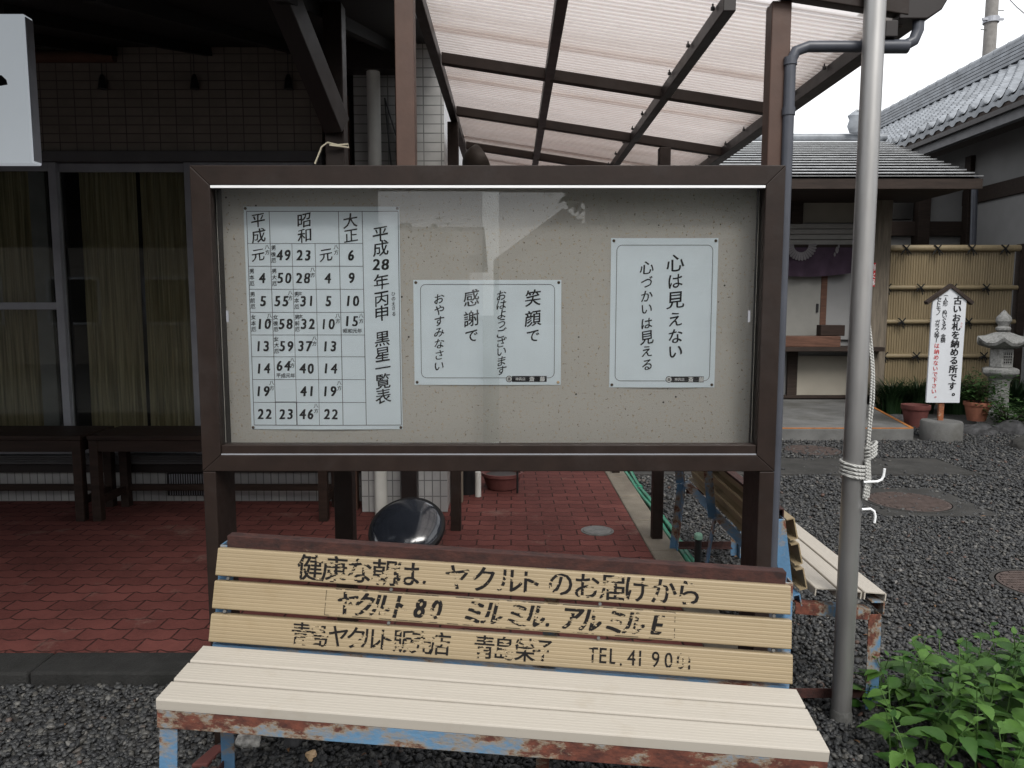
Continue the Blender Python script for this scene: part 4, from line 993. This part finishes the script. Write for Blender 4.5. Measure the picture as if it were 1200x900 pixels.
panel('base_rail', 900, 463.5, 1024, 467, LW - .1, Mt['timber'], .12)
# counter
ct = thing('wooden_counter', 'dark wooden counter shelf with a red brown block on it under the purple curtain', 'counter', (0, 0, 0))
x0, x1, z0, z1 = wallrect(900, 407, 1037, 412, 9.95); m = MB(); m.box(x0, x1, 9.95, 10.38, z0, z1); m.build('shelf', Mt['timber'], ct, bevel=.006)
x0, x1, z2, z3 = wallrect(905, 395, 985, 407, 9.98); m = MB(); m.box(x0, x1, 9.98, 10.2, z1 + .001, z1 + .15); m.build('block', Mt['wood_r'], ct, bevel=.008)
x0, x1, z2, z3 = wallrect(962, 383, 990, 395, 10.0); m = MB(); m.box(x0, x1, 10.0, 10.15, z1 + .152, z1 + .30); m.build('box', Mt['wood_d'], ct, bevel=.008)
# noren curtain with pale crest marks
x0, x1, z0, z1 = wallrect(895, 290, 998, 320, 10.2)
def nor(u, v): return (x0 + (x1 - x0) * u, 10.2 + .03 * math.sin(u * 26) * (1 - v), z0 + (z1 - z0) * v - .05 * math.sin(u * math.pi) * (1 - v) + .0)
nr = thing('door_curtain', 'short purple door curtain with pale crest over the lean-to doors', 'curtain')
m = MB(); m.sheet(nor, 60, 8); m.build('cloth', Mt['purple'], nr, smooth='all')
m = MB(); c = at(939, 287, 10.16)
for k in range(16):
    a = R(180 + k * 180 / 15); d = Vector((math.cos(a), 0, math.sin(a))); n_ = Vector((-d.z, 0, d.x))
    m.add([c + d * .10 - n_ * .010, c + d * .20 - n_ * .018, c + d * .22, c + d * .20 + n_ * .018, c + d * .10 + n_ * .010], [(0, 1, 2, 3, 4)])
cm = mat('pale_crest_print', (.16, .15, .155), .9); m.build('crest', cm, nr); m = MB(); c2 = at(981, 293, 10.16)
for dx, dz_, s in ((0, 0, .05), (-.03, -.06, .03), (.02, .05, .03)): m.add([c2 + Vector((dx + s * .5 * math.cos(t), 0, dz_ + s * math.sin(t))) for t in [i * 1.05 for i in range(6)]], [tuple(range(6))])
m.build('small_crest', cm, nr)
rs = thing('red_plate', 'small red plate with white lettering fixed to the pale lean-to post', 'sign', at(1022, 322, 10.05))
m = MB(); m.box(-.05, .045, 0, .03, -.16, .16); m.build('plate', Mt['red'], rs, bevel=.003); m = MB()
for k, ch in enumerate('消火器'): ink(m, ch, (0, -.004, .1 - .1 * k), RT, UP, .09, bold=.02)
m.build('writing', Mt['white_ink'], rs)

# temple hall
th = thing('temple_hall', 'white plastered temple hall with grey tiled roof rising beyond the bamboo fence', 'temple', (0, 0, 0))
EVX, EVZ, RGX, RGZ, Y0, Y1 = 6.65, 4.21, 9.5, 5.93, 4.0, 19.5
pit, st = .27, .24
def rline(s): return EVX + (RGX - EVX) * s, EVZ + (RGZ - EVZ) * (s * .92 + .08 * s * s)
nrow = 15; vs_ = []; fs_ = []
ny = int((Y1 - Y0) / pit) * 10
ys_ = np.linspace(Y0, Y1, ny + 1)
ph = (ys_ / pit) % 1
wv = np.where(ph < .62, -.045 * np.sin(ph / .62 * math.pi), .06 * np.sin((ph - .62) / .38 * math.pi))
m = MB(); prof = []
for r_ in range(nrow):
    for s, lift in ((r_ / nrow, .075), ((r_ + 1) / nrow - .0005, .0)):
        x, z = rline(s); prof.append((x, z + lift))
V = [(x, y, z + wv[i] + .02) for x, z in prof for i, y in enumerate(ys_)]
w_ = len(ys_)
m.add(V, [(a * w_ + i, a * w_ + i + 1, (a + 1) * w_ + i + 1, (a + 1) * w_ + i) for a in range(len(prof) - 1) for i in range(w_ - 1)])
# eave edge drop, with round end caps
m.build('roof', Mt['kawara'], th, smooth=True)
m = MB(); x, z = rline(0)
V = []
for i, y in enumerate(ys_): V += [(x - .002, y, z + wv[i] + .063), (x + .004, y, z - .03 + min(0, wv[i]))]
m.add(V, [(2 * i, 2 * i + 1, 2 * i + 3, 2 * i + 2) for i in range(len(ys_) - 1)])
for k in range(int((Y1 - Y0) / pit)):
    y = Y0 + (k + .81) * pit; m.lathe([(0, .02), (.04, .02), (.052, .01), (.052, -.03)], (x - .01, y, z + .075), 12, Matrix.Rotation(-math.pi / 2, 4, 'Y'))
m.build('eave_tile', Mt['kawara'], th, smooth=True)
m = MB(); x, z = rline(1)
for k in range(5): m.box(x - .2 + .012 * k, x + .2 - .012 * k, Y0 - .05, Y1 + .05, z + .02 + k * .075, z + .075 + k * .075)
m.tube([(x, Y0 - .05, z + .43), (x, Y1 + .05, z + .43)], .1, 14)
for k in range(40): m.tube([(x, Y0 + k * .39, z + .43), (x, Y0 + k * .39 + .02, z + .43)], .108, 14)
m.build('ridge', Mt['kawara'], th, smooth=True)
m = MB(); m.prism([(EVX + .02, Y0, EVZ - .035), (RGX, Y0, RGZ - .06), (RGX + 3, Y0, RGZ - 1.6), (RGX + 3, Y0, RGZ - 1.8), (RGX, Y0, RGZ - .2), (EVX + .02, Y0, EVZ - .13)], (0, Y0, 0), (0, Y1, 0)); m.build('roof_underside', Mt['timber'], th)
m = MB(); m.box(EVX + .06, EVX + .16, Y0, Y1, EVZ - .30, EVZ - .135); m.build('fascia', mat('dark_grey_fascia', (.085, .085, .09), .5), th, bevel=.005)
m = MB(); m.box(EVX - .02, EVX + .05, Y0, Y1, EVZ - .17, EVZ - .10); m.build('gutter', Mt['brown_d'], th)
WX = 7.62
m = MB(); m.box(WX, WX + .2, Y0 + .5, Y1 - .5, 0, EVZ - .1); m.box(WX + .2, 11.5, Y0 + .5, Y0 + .7, 0, EVZ + .9); m.build('wall', Mt['plaster'], th)
m = MB(); m.box(5.8, 11.5, 12.6, 12.8, 0, 3.6); m.build('wall', Mt['plaster'], th)
m = MB(); m.box(WX - .05, WX - .002, Y0 + .5, 12.6, 3.12, 3.36); m.build('tie_beam', Mt['timber'], th, bevel=.006); m = MB(); m.box(5.8, WX - .06, 12.5, 12.598, 2.62, 2.86); m.build('tie_beam', Mt['timber'], th, bevel=.006)
for y in (5.5, 8.1, 10.6, 12.45):
    m = MB(); m.box(WX - .08, WX - .003, y - .08, y + .08, 0, EVZ - .3); m.build('pillar', Mt['timber'], th, bevel=.006)
for x in (5.9, 6.85): m = MB(); m.box(x - .1, x + .1, 12.4, 12.598, 0, 3.5); m.build('pillar', Mt['timber'], th, bevel=.006)
m = MB(); m.tube([at(1143, 205, 11.4), at(1142, 230, 11.4), at(1140, 290, 11.4)], .045, 14); m.build('downpipe', Mt['pvc_g'], th, smooth=True)
m = MB(); m.box(6.02, 6.72, 12.52, 12.597, 2.9, 3.3); m.build('vent_window', Mt['dark'], th)

# end tile ornament on the lean-to ridge
on = MB(); c = at(1003, 148, 11.95)
on.lathe([(0, -.12), (.1, -.1), (.14, 0), (.11, .1), (.14, .16), (.06, .22), (0, .21)], c, 16, Matrix.Scale(.5, 4, (0, 1, 0))); on.tube([c + Vector((-.04, 0, .2)), c + Vector((.0, 0, .24)), c + Vector((.14, 0, .2))], .025, 8)
tag(on.build('ridge_ornament', Mt['kawara'], smooth=True), 'small grey ornamental end tile sticking up at the lean-to ridge', 'roof ornament')

# bamboo fence
bf = thing('bamboo_fence', 'golden bamboo screen fence with black rope ties behind the white sign', 'fence', (0, 0, 0))
FD = 10.3; fx0, fx1 = at(1031, 380, FD).x, at(1186, 380, FD).x; ztop = at(1100, 291, FD).z
m = MB()
x = fx0 + .02
while x < fx1 - .02:
    m.tube([(x, FD + .03, .05), (x, FD + .03, ztop - .04)], .0185, 8); x += .036
m.build('panel', Mt['bamboo'], bf, smooth=True)
ties = {291: (1062, 1099, 1139, 1178), 337: (1040, 1079, 1117, 1156), 377: (1057, 1094, 1135, 1172), 417: (1036, 1074, 1113, 1153), 452: (1055, 1096, 1137)}
bk = mat('black_cord', (.01, .01, .01), .8)
for yy, xs in ties.items():
    z_ = at(1100, yy, FD).z; m = MB(); r_ = .045 if yy == 291 else .032
    m.tube([(fx0 - .02, FD - .02, z_), (fx1 + .02, FD - .02, z_)], r_, 12); m.build('rail', Mt['bamboo'], bf, smooth=True)
    for px in xs:
        c = at(px, yy, FD - .07); m = MB()
        for s in (-1, 1):
            m.tube([c + Vector((-.05 * s, .005, -.05)), c + Vector((0, -.012, 0)), c + Vector((.05 * s, .005, .05))], .009, 6)
        m.tube([c, c + Vector((.03, -.01, -.1))], .007, 6); m.tube([c, c + Vector((-.07, -.01, -.085 if yy == 291 else -.02))], .007, 6)
        if yy == 291: m.tube([c, c + Vector((.07, -.01, -.08))], .007, 6)
        m.build('tie', bk, bf)
m = MB(); m.box(fx1 + .03, fx1 + .14, FD - .05, FD + .07, 0, ztop + .06); m.build('post', Mt['timber'], bf, bevel=.006)
m = MB(); m.box(fx0 - .12, fx0 - .025, FD - .02, FD + .07, 0, ztop); m.build('post', Mt['timber'], bf, bevel=.006)

# white signboard on a concrete foot
sg = thing('signboard', 'white house shaped signboard with black and red writing on a rusty post in concrete', 'sign', gr(1102, 515), (0, R(.4), 0))
SD = sg.location.y; SS = (SD * .995 + .14) / 860
m = MB(); m.lathe([(0, 0), (.205, 0), (.205, .19), (.195, .205), (0, .205)], n=32); m.build('foot', Mt['conc'], sg, smooth=True); sg_rot = sg.rotation_euler.copy()
zb = .40; zt = zb + 1.11
m = MB(); m.bar((-.0, .03, .2), (.0, .03, .62), .055, .03, (0, 1, 0)); m.build('post', rust_mat('rusty_sign_post', (.5, .45, .4), .55, (.14, .05, .025), 2.), sg, bevel=.003)
m = MB(); hw = .178; m.prism([(-hw, 0, zb), (hw, 0, zb), (hw, 0, zt), (0, 0, zt + .15), (-hw, 0, zt)], (0, 0, 0), (0, .022, 0)); m.build('board', Mt['signw'], sg)
m = MB()
m.prism([(0, -.02, zt + .152), (-.25, -.02, zt - .035), (-.235, -.02, zt - .065), (0, -.02, zt + .112)], (0, -.02, 0), (0, .045, 0)); m.prism([(0.001, -.02, zt + .152), (.25, -.02, zt - .035), (.235, -.02, zt - .065), (0.001, -.02, zt + .112)], (0, -.02, 0), (0, .045, 0)); m.build('cap', Mt['timber'], sg)
def stext(s, x, z0, z1, size, mm, nm, bold=.02, wx=1.):
    m = MB(); n = len(s)
    for k, ch in enumerate(s):
        z = z0 + (z1 - z0) * k / (n - 1); dx = .0
        if ch in '。': dx = .02
        if ch == '―': ink(m, 'ー', (x, -.004, z), RT, UP, size, bold=bold, rot=math.pi / 2)
        elif ch in '()': ink(m, ch, (x, -.004, z), RT, UP, size, rot=-math.pi / 2)
        elif ch != ' ': ink(m, ch, (x + dx, -.004, z), RT, UP, size, bold=bold, wx=wx)
    m.build(nm, mm, sg)
stext('古いお札を納める所です。', .085, zt - .02, zb + .09, .094, Mt['black'], 'writing', .032)
stext('(人形 ぬいぐるみ 金額', -.045, zt + .03, zt - .44, .055, Mt['black'], 'writing', .012)
stext('セトモノ ガラス等―', -.115, zt - .01, zt - .44, .058, Mt['black'], 'writing', .012)
stext('は納めないで下さい。', -.105, zt - .50, zb + .06, .058, Mt['red_ink'], 'red_writing', .008)
stext('ふだ', .14, zt - .26, zt - .295, .026, Mt['red_ink'], 'red_writing', .0)

# stone lantern
ln = thing('stone_lantern', 'small pale stone lantern with latticed window beside the bamboo fence', 'stone lantern', gr(1168, 497))
k6 = 6; s_ = 1.0
def hexa(prof, name, n=6, smooth=False): m = MB(); m.lathe(prof, n=n); return m.build(name, Mt['stone'], ln, bevel=.008 if n == 6 else 0, smooth=smooth)
hexa([(.24, 0), (.24, .1), (.19, .15), (.0, .15)], 'base'); hexa([(.115, .15), (.105, .3), (.105, .44), (.13, .48)], 'shaft', 24, True)
hexa([(.12, .481), (.2, .53), (.215, .545), (.215, .585), (.16, .6), (.0, .6)], 'platform')
fb = hexa([(.135, .601), (.135, .80), (.0, .80)], 'firebox')
m = MB()
for i in range(5):
    a = -.05 + i * .025; m.bar((a, -.121, .64), (a, -.121, .765), .006, .006, (0, 1, 0)); m.bar((-.055, -.1215, .645 + i * .028), (.055, -.1215, .645 + i * .028), .006, .006)
m.build('lattice', Mt['stone'], fb)
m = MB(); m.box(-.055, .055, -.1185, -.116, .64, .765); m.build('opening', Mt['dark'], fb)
m = MB()
for i in range(7):
    pass
V = []; nseg = 36
for rr_, zz_, up_ in ((.16, .802, 0), (.27, .83, .05), (.285, .86, .06), (.2, .92, .01), (.09, .965, 0), (.06, .97, 0)):
    for j in range(nseg):
        t = 2 * math.pi * j / nseg; hx = abs(math.cos(3 * t)) ** 6; r2 = rr_ * (.92 + .10 * hx); V.append((r2 * math.cos(t), r2 * math.sin(t), zz_ + up_ * hx))
m.add(V, [(i * nseg + j, i * nseg + (j + 1) % nseg, (i + 1) * nseg + (j + 1) % nseg, (i + 1) * nseg + j) for i in range(5) for j in range(nseg)] + [tuple(range(nseg))[::-1], tuple(range(5 * nseg, 6 * nseg))]); m.build('cap', Mt['stone'], ln, smooth=True)
hexa([(.05, .971), (.08, .99), (.082, 1.01), (.055, 1.03), (.06, 1.05), (.085, 1.08), (.08, 1.12), (.04, 1.16), (.012, 1.19), (.0, 1.2)], 'finial', 20, True)
ln.scale = (1, 1, 1.16)

# pots, rocks
def pot(label, loc, r, h, mm, leaves=0):
    t = thing('plant_pot', label, 'plant pot', loc, group='terracotta pots by the bamboo fence')
    m = MB(); m.lathe([(0, 0), (r * .68, 0), (r * .93, h * .8), (r, h * .8), (r * 1.03, h * .84), (r * 1.03, h), (r * .9, h), (r * .85, h * .85), (0, h * .85)], n=28); m.build('pot', mm, t, smooth=True)
    m = MB(); m.lathe([(0, h * .86), (r * .84, h * .86)], n=20); m.build('soil', Mt['wood_d'], t)
    return t
pot('dark red upturned clay pot by the end of the concrete step', gr(1080, 503) + Vector((0, .15, 0)), .155, .27, Mt['terra_d'])
pt2 = pot('orange terracotta pot holding a small leafy shrub on the rocks', gr(1153, 505) + Vector((0, .15, .1)), .14, .22, Mt['terra'])
def blob(name, label, cat, loc, s, mm, seed, group=None, sub=3):
    bm = bmesh.new(); bmesh.ops.create_icosphere(bm, subdivisions=sub, radius=1); rr = random.Random(seed)
    from mathutils import noise as N
    off = Vector((rr.uniform(-9, 9), rr.uniform(-9, 9), 0))
    for v in bm.verts:
        d = 1 + .35 * N.noise(v.co * 1.3 + off) + .18 * N.noise(v.co * 3.1 + off)
        v.co = Vector((v.co.x * s[0], v.co.y * s[1], v.co.z * s[2])) * d
    me = bpy.data.meshes.new(name); bm.to_mesh(me); bm.free(); me.materials.append(mm)
    me.polygons.foreach_set('use_smooth', [True] * len(me.polygons)); me.set_sharp_from_angle(angle=R(28))
    o = bpy.data.objects.new(name, me); COL.objects.link(o); o.location = loc; return tag(o, label, cat, group)
RG = 'dark rocks edging the planted strip'
blob('rock', 'dark rock under the orange shrub pot', 'rock', gr(1146, 508), (.22, .16, .12), Mt['rock'], 1, RG)
blob('rock', 'dark rock in front of the stone lantern', 'rock', gr(1183, 508), (.2, .16, .14), Mt['rock'], 2, RG)
blob('rock', 'low dark rock between the upturned pot and the sign foot', 'rock', gr(1127, 505) + Vector((0, .25, 0)), (.14, .14, .07), Mt['rock'], 3, RG)
blob('rock', 'flat grey rock behind the upturned clay pot', 'rock', gr(1052, 490), (.24, .14, .05), Mt['rock'], 4, RG)
blob('concrete_lump', 'dark square concrete lump in the gravel at the picture edge', 'block', gr(1199, 526), (.14, .12, .12), Mt['conc_d'], 14)
# loose stones under the front bench
blob('stone', 'pale speckled stone in the gravel under the front bench', 'stone', gr(292, 874) + Vector((0, 0, .012)), (.042, .034, .03), Mt['rock_l'], 5, 'stones under the front bench')
blob('stone', 'black lump of stone in the gravel under the front bench', 'stone', gr(345, 872) + Vector((0, 0, .012)), (.032, .03, .03), Mt['rock'], 6, 'stones under the front bench')
blob('stone', 'small tan stone in the gravel under the front bench', 'stone', gr(365, 889) + Vector((0, 0, .01)), (.018, .016, .015), Mt['pin_w'], 7, 'stones under the front bench')
tl_ = MB(); c = gr(240, 892); tl_.prism([c + Vector((-.02, -.05, .008)), c + Vector((.03, -.05, .01)), c + Vector((.045, .05, .01)), c + Vector((.01, .055, .008))], (0, 0, 0), (0, 0, .014))
tag(tl_.build('tile_shard', Mt['terra_d'], bevel=.004), 'broken reddish clay shard lying in gravel under the front bench', 'shard')

# manhole covers
def manhole(label, c, r, z, mm):
    t = thing('manhole_cover', label, 'manhole cover', (c.x, c.y, z), group='round iron manhole covers in the gravel')
    m = MB(); m.lathe([(0, .004), (r, .004), (r + .004, 0), (r + .004, -.02)], n=48)
    m.build('lid', mm, t, smooth=True); m = MB()
    n_ = int(2 * r / .035)
    for i in range(-n_ // 2, n_ // 2 + 1):
        y = i * .035; q = math.sqrt(max(0, (r * .92) ** 2 - y * y))
        if q > .03: m.bar((-q, y, .006), (q, y, .006), .014, .006)
    m.build('tread', mm, t); m = MB(); m.lathe([(r + .008, .003), (r + .03, .003), (r + .03, -.02), (r + .008, -.02), (r + .008, .003)], n=48); m.build('ring', Mt['conc_d'], t)
manhole('brown ribbed manhole cover strewn with pebbles in a concrete surround', Vector((2.86, 5.18, 0)), .27, .0165, Mt['iron'])
manhole('dark round manhole cover at the right edge of the gravel', Vector((2.68, 3.58, 0)), .2, .012, Mt['iron'])
manhole('dark reddish manhole cover close in front of the concrete step', gr(952, 529), .26, .012, Mt['iron'])

# utility pole and wire
up_ = thing('utility_pole', 'grey concrete utility pole rising behind the temple roof', 'utility pole', (at(1161, 30, 21).x, 21, 0))
m = MB(); m.tube([(0, 0, 0), (0, 0, 11.5)], [.19, .15], 20); m.build('shaft', Mt['utility'], up_, smooth=True)
m = MB(); zb_ = at(1161, 24, 21).z; m.tube([(0, 0, zb_ - .07), (0, 0, zb_ + .07)], .2, 20); m.bar((-.3, -.1, zb_), (.28, -.1, zb_), .05, .06)
m.build('band', Mt['alu_d'], up_); m = MB()
for k in range(4): m.tube([(-.16, -.05, 6 + k * 1.0), (-.3, -.05, 6 + k * 1.0)], .012, 6); m.tube([(.16, -.05, 6.5 + k), (.3, -.05, 6.5 + k)], .012, 6)
m.build('step_bolt', Mt['iron_g'], up_)
m = MB(); a, b_ = at(1176, -8, 20), at(1210, 24, 17); m.tube([a + (a - b_) * 3 + Vector((0, 0, .3)), a, (a + b_) / 2 + Vector((0, 0, -.03)), b_, b_ + (b_ - a) * 2 + Vector((0, 0, .4))], .012, 6)
tag(m.build('power_line', Mt['blackp']), 'thin dark overhead wire crossing the sky beside the utility pole', 'wire')

# ================================================================== PLANTS
def leaf_shape(n=6, serr=.06):
    L_ = [(0, 0)]
    pts = []
    for i in range(n + 1):
        t = i / n; w_ = .5 * math.sin(math.pi * t ** .72) ** .9 * (1 - .15 * t)
        pts.append((t, w_))
    return pts
LP = leaf_shape(12)
def leaf(m, base, d, up, ln_, wd_, droop=.25, fold=.25):
    d = d.normalized(); s = d.cross(up).normalized(); u = s.cross(d).normalized()
    V = []; n = len(LP)
    for i, (t, w_) in enumerate(LP):
        c = base + d * (t * ln_) - u * (droop * ln_ * t * t)
        ser = (1 + .07 * (1 if i % 2 else -1)) if 0 < i < n - 1 else 1
        V += [c + s * (w_ * wd_ * ser) + u * (fold * w_ * wd_), c, c - s * (w_ * wd_ * ser) + u * (fold * w_ * wd_)]
    m.add(V, [q for i in range(n - 1) for q in ((3 * i, 3 * i + 1, 3 * i + 4, 3 * i + 3), (3 * i + 1, 3 * i + 2, 3 * i + 5, 3 * i + 4))])
def weed(label, spots, seed):
    rr = random.Random(seed); t = thing('leafy_weed', label, 'plant', (spots[0][0], spots[0][1], 0))
    o = t.location; lf = MB(); sm = MB()
    for (x, y, h) in spots:
        lean = Vector((rr.uniform(-.3, .3), rr.uniform(-.3, .2), 1)); b = Vector((x, y, 0)) - o; pts = []
        nn = max(4, int(h / .048))
        for i in range(nn + 1):
            q = i / nn; p = b + Vector((lean.x * h * q * q, lean.y * h * q * q, h * q)); pts.append(p)
        sm.tube(pts, [.0035 * (1 - .6 * i / nn) for i in range(nn + 1)], 6)
        a0 = rr.uniform(0, 6.28)
        for i in range(1, nn + 1):
            q = i / nn; s = (.038 + .036 * math.sin(math.pi * min(1, q * .9 + .05))) * rr.uniform(.8, 1.25) * (1 if i < nn else .6)
            for k in range(2):
                a = a0 + i * 1.57 + k * math.pi + rr.uniform(-.35, .35)
                d = Vector((math.cos(a), math.sin(a), rr.uniform(.05, .5) + .5 * (q > .9)))
                st_ = pts[i] + d.normalized() * s * .22; sm.tube([pts[i], st_], .0014, 4, False)
                leaf(lf, st_, d, Vector((rr.uniform(-.3, .3), rr.uniform(-.3, .3), 1)), s, s * .66, rr.uniform(.1, .5), rr.uniform(.1, .45))
    lf.build('foliage', Mt['leaf'], t, smooth='all'); sm.build('stem', Mt['stem'], t, smooth=True)
    return t
rr = random.Random(11); spots = []
while len(spots) < 125:
    x, y = rr.uniform(1.16, 2.3), rr.uniform(1.72, 2.62)
    c = Vector((x, y)); e = ((x - 1.76) / .63) ** 2 + ((y - 2.16) / .46) ** 2
    if e > 1 or rr.random() < .15 * e: continue
    spots.append((x, y, (.17 + .20 * (1 - e)) * rr.uniform(.75, 1.2)))
weed('bushy bright green weed with toothed leaves growing in the gravel by the steel pole', spots, 4)
spots = [(1.33 + rr.uniform(-.1, .1), 2.46 + rr.uniform(-.1, .06), rr.uniform(.08, .2)) for _ in range(8)]
weed('small sparse sprout of green leaves at the foot of the second bench leg', spots, 5)

def grass_clump(label, c, n, h, spread, seed):
    rr = random.Random(seed); m = MB()
    for _ in range(n):
        a = rr.uniform(0, 6.28); r_ = rr.uniform(0, .35) * spread; b = Vector((r_ * math.cos(a), r_ * math.sin(a) * .5, 0))
        o_ = Vector((math.cos(a), math.sin(a) * .6, 0)); L_ = h * rr.uniform(.7, 1.2); w_ = rr.uniform(.006, .011); s = Vector((-o_.y, o_.x, 0)).normalized()
        V = []
        for i in range(6):
            t = i / 5; p = b + o_ * (spread * .75 * t * t * rr.uniform(.9, 1.1)) + Vector((0, 0, L_ * (t - .45 * t * t)))
            V += [p - s * w_ * (1 - t * .9), p + s * w_ * (1 - t * .9)]
        m.add(V, [(2 * i, 2 * i + 1, 2 * i + 3, 2 * i + 2) for i in range(5)])
    return tag(m.build('grass_clump', Mt['leaf_d'], loc=c, smooth='all'), label, 'plant', 'dark grassy clumps along the bamboo fence')
for px, lb in ((1046, 'dark grassy clump between the lean-to post and the white sign'), (1075, 'dark grassy clump right behind the post of the white sign'), (1125, 'dark grassy clump between the white sign and the stone lantern'), (1190, 'dark grassy clump behind the stone lantern at the picture edge')):
    c = at(px, 470, 9.75); c.z = 0; grass_clump(lb, c, 430, .75, .6, px)
def shrub(name, label, c, rx, rz_, n, ls, seed, parent=None):
    rr = random.Random(seed); t = parent or thing(name, label, 'shrub', c); lf = MB(); sm = MB(); b0 = Vector((0, 0, .2)) if parent else Vector((0, 0, 0))
    for _ in range(14):
        e = Vector((rr.uniform(-1, 1) * rx * .8, rr.uniform(-1, 1) * rx * .8, rr.uniform(.5, 1) * rz_)); sm.tube([b0, b0 + e * .5 + Vector((0, 0, .06)), b0 + e], [.008, .005, .002], 5)
        for _k in range(n // 14):
            q = rr.uniform(.3, 1.1); p = b0 + e * q + Vector((rr.gauss(0, rx * .2), rr.gauss(0, rx * .2), rr.gauss(0, rz_ * .1)))
            a = rr.uniform(0, 6.28); leaf(lf, p, Vector((math.cos(a), math.sin(a), rr.uniform(-.2, .6))), Vector((0, 0, 1)), ls * rr.uniform(.7, 1.3), ls * .6, .3, .2)
    lf.build('foliage', Mt['leaf_m'], t, smooth='all'); sm.build('stem', Mt['bark'], t)
shrub('', '', None, .30, .36, 420, .06, 8, parent=pt2)
shrub('low_shrub', 'dark leafy shrub filling the gap before the stone lantern', gr(1172, 503) + Vector((0, -.12, 0)), .42, .46, 620, .06, 21)

# ================================================================== ACROSS THE STREET (mirrored in the glass)
def house(label, x0, x1, y, z, roofh, depth=6, gable=False):
    t = thing('street_house', label, 'house', (0, 0, 0), group='houses across the street')
    m = MB(); m.box(x0, x1, y - depth, y, 0, z); m.build('wall', Mt['oppo'], t)
    m = MB(); e = .5; ym = y - depth / 2
    if gable:
        xm = (x0 + x1) / 2
        m.prism([(x0 - e, y + e, z - .2), (xm, y + e, z + roofh), (x1 + e, y + e, z - .2), (x1 + e, y + e, z - .02), (xm, y + e, z + roofh + .2), (x0 - e, y + e, z - .02)], (0, y + e, 0), (0, y - depth, 0))
        g_ = MB(); g_.prism([(x0, y, z + .002), (x1, y, z + .002), (xm, y, z + roofh - .2)], (0, y, 0), (0, y - depth + .2, 0)); g_.build('gable', Mt['oppo'], t)
    else:
          m.prism([(x0 - e, y + e, z - .15), (x0 - e, ym, z + roofh), (x0 - e, y - depth - e, z - .15), (x0 - e, y - depth - e, z), (x0 - e, ym, z + roofh + .18), (x0 - e, y + e, z)], (x0 - e, 0, 0), (x1 + e, 0, 0)); m.build('roof', Mt['opporoof'], t)
    for k in range(int((x1 - x0) / 2.4)):
        xx = x0 + .9 + k * 2.4; m = MB(); m.box(xx, xx + 1.3, y - .02, y + .03, 1.0, 2.2); f_ = m.build('window', Mt['alu_d'], t); m = MB(); m.box(xx + .06, xx + 1.24, y + .031, y + .036, 1.06, 2.14); m.build('pane', Mt['dark'], f_)
house('tall dull brown house across the street, mirrored at the left of the notice board glass', -15, -3.4, -8.5, 5.8, 1.4)
house('low house with a long level roof across the street, mirrored beside the calendar poster', -7, -1.2, -12.5, 2.6, .7, 4)
house('small gabled house across the street, mirrored in the middle of the glass', -.4, 2.6, -11.5, 2.45, 1.3, 4, True)
house('long dull house across the street to the right, mirrored behind the tall poster', 1.9, 14, -9, 4.4, 1.2)
def street_tree(label, c, h, r_, seed):
    rr = random.Random(seed); t = thing('street_tree', label, 'tree', c); lf = MB(); tr = MB()
    tr.tube([(0, 0, 0), (.05, .03, h * .35), (.0, .08, h * .6)], [.14, .11, .07], 10)
    for _ in range(16):
        e = Vector((rr.gauss(0, r_ * .5), rr.gauss(0, r_ * .5), h * rr.uniform(.5, 1))); b0 = Vector((.02, .05, h * rr.uniform(.3, .55))); tr.tube([b0, (b0 + e) / 2 + Vector((0, 0, .15)), e], [.045, .025, .008], 6)
        for _k in range(70):
            p = e + Vector((rr.gauss(0, r_ * .22), rr.gauss(0, r_ * .22), rr.gauss(0, r_ * .18))); a_ = rr.uniform(0, 6.28)
            leaf(lf, p, Vector((math.cos(a_), math.sin(a_), rr.uniform(-.6, .5))), Vector((rr.uniform(-.5, .5), rr.uniform(-.5, .5), 1)), .2, .13, .3, .2)
    lf.build('crown', Mt['leaf_m'], t, smooth='all'); tr.build('trunk', Mt['bark'], t, smooth=True)
street_tree('leafy tree across the street mirrored at the upper right of the notice board glass', (2.0, -7.6, 0), 3.6, 1.2, 3)
street_tree('small leafy tree beside the level roofed house across the street', (-2.2, -8.8, 0), 2.7, .7, 9)
# dry leaf litter on the gravel
rr = random.Random(5); m = MB()
for _ in range(90):
    x, y = (rr.uniform(.98, 3.6), rr.uniform(1.8, 5.)) if rr.random() < .6 else (rr.uniform(-1.8, .8), rr.uniform(1.6, 2.55))
    a_ = rr.uniform(0, 6.28); leaf(m, Vector((x, y, .014 + rr.uniform(0, .006))), Vector((math.cos(a_), math.sin(a_), rr.uniform(0, .4))), Vector((rr.uniform(-.5, .5), rr.uniform(-.5, .5), 1)), rr.uniform(.012, .034), rr.uniform(.006, .014), .4, .6)
stuff(m.build('leaf_litter', leaf_mat('dry_leaf', (.10, .045, .02), (.22, .13, .06), .1)))
COL.objects.unlink(fo); bpy.data.objects.remove(fo);
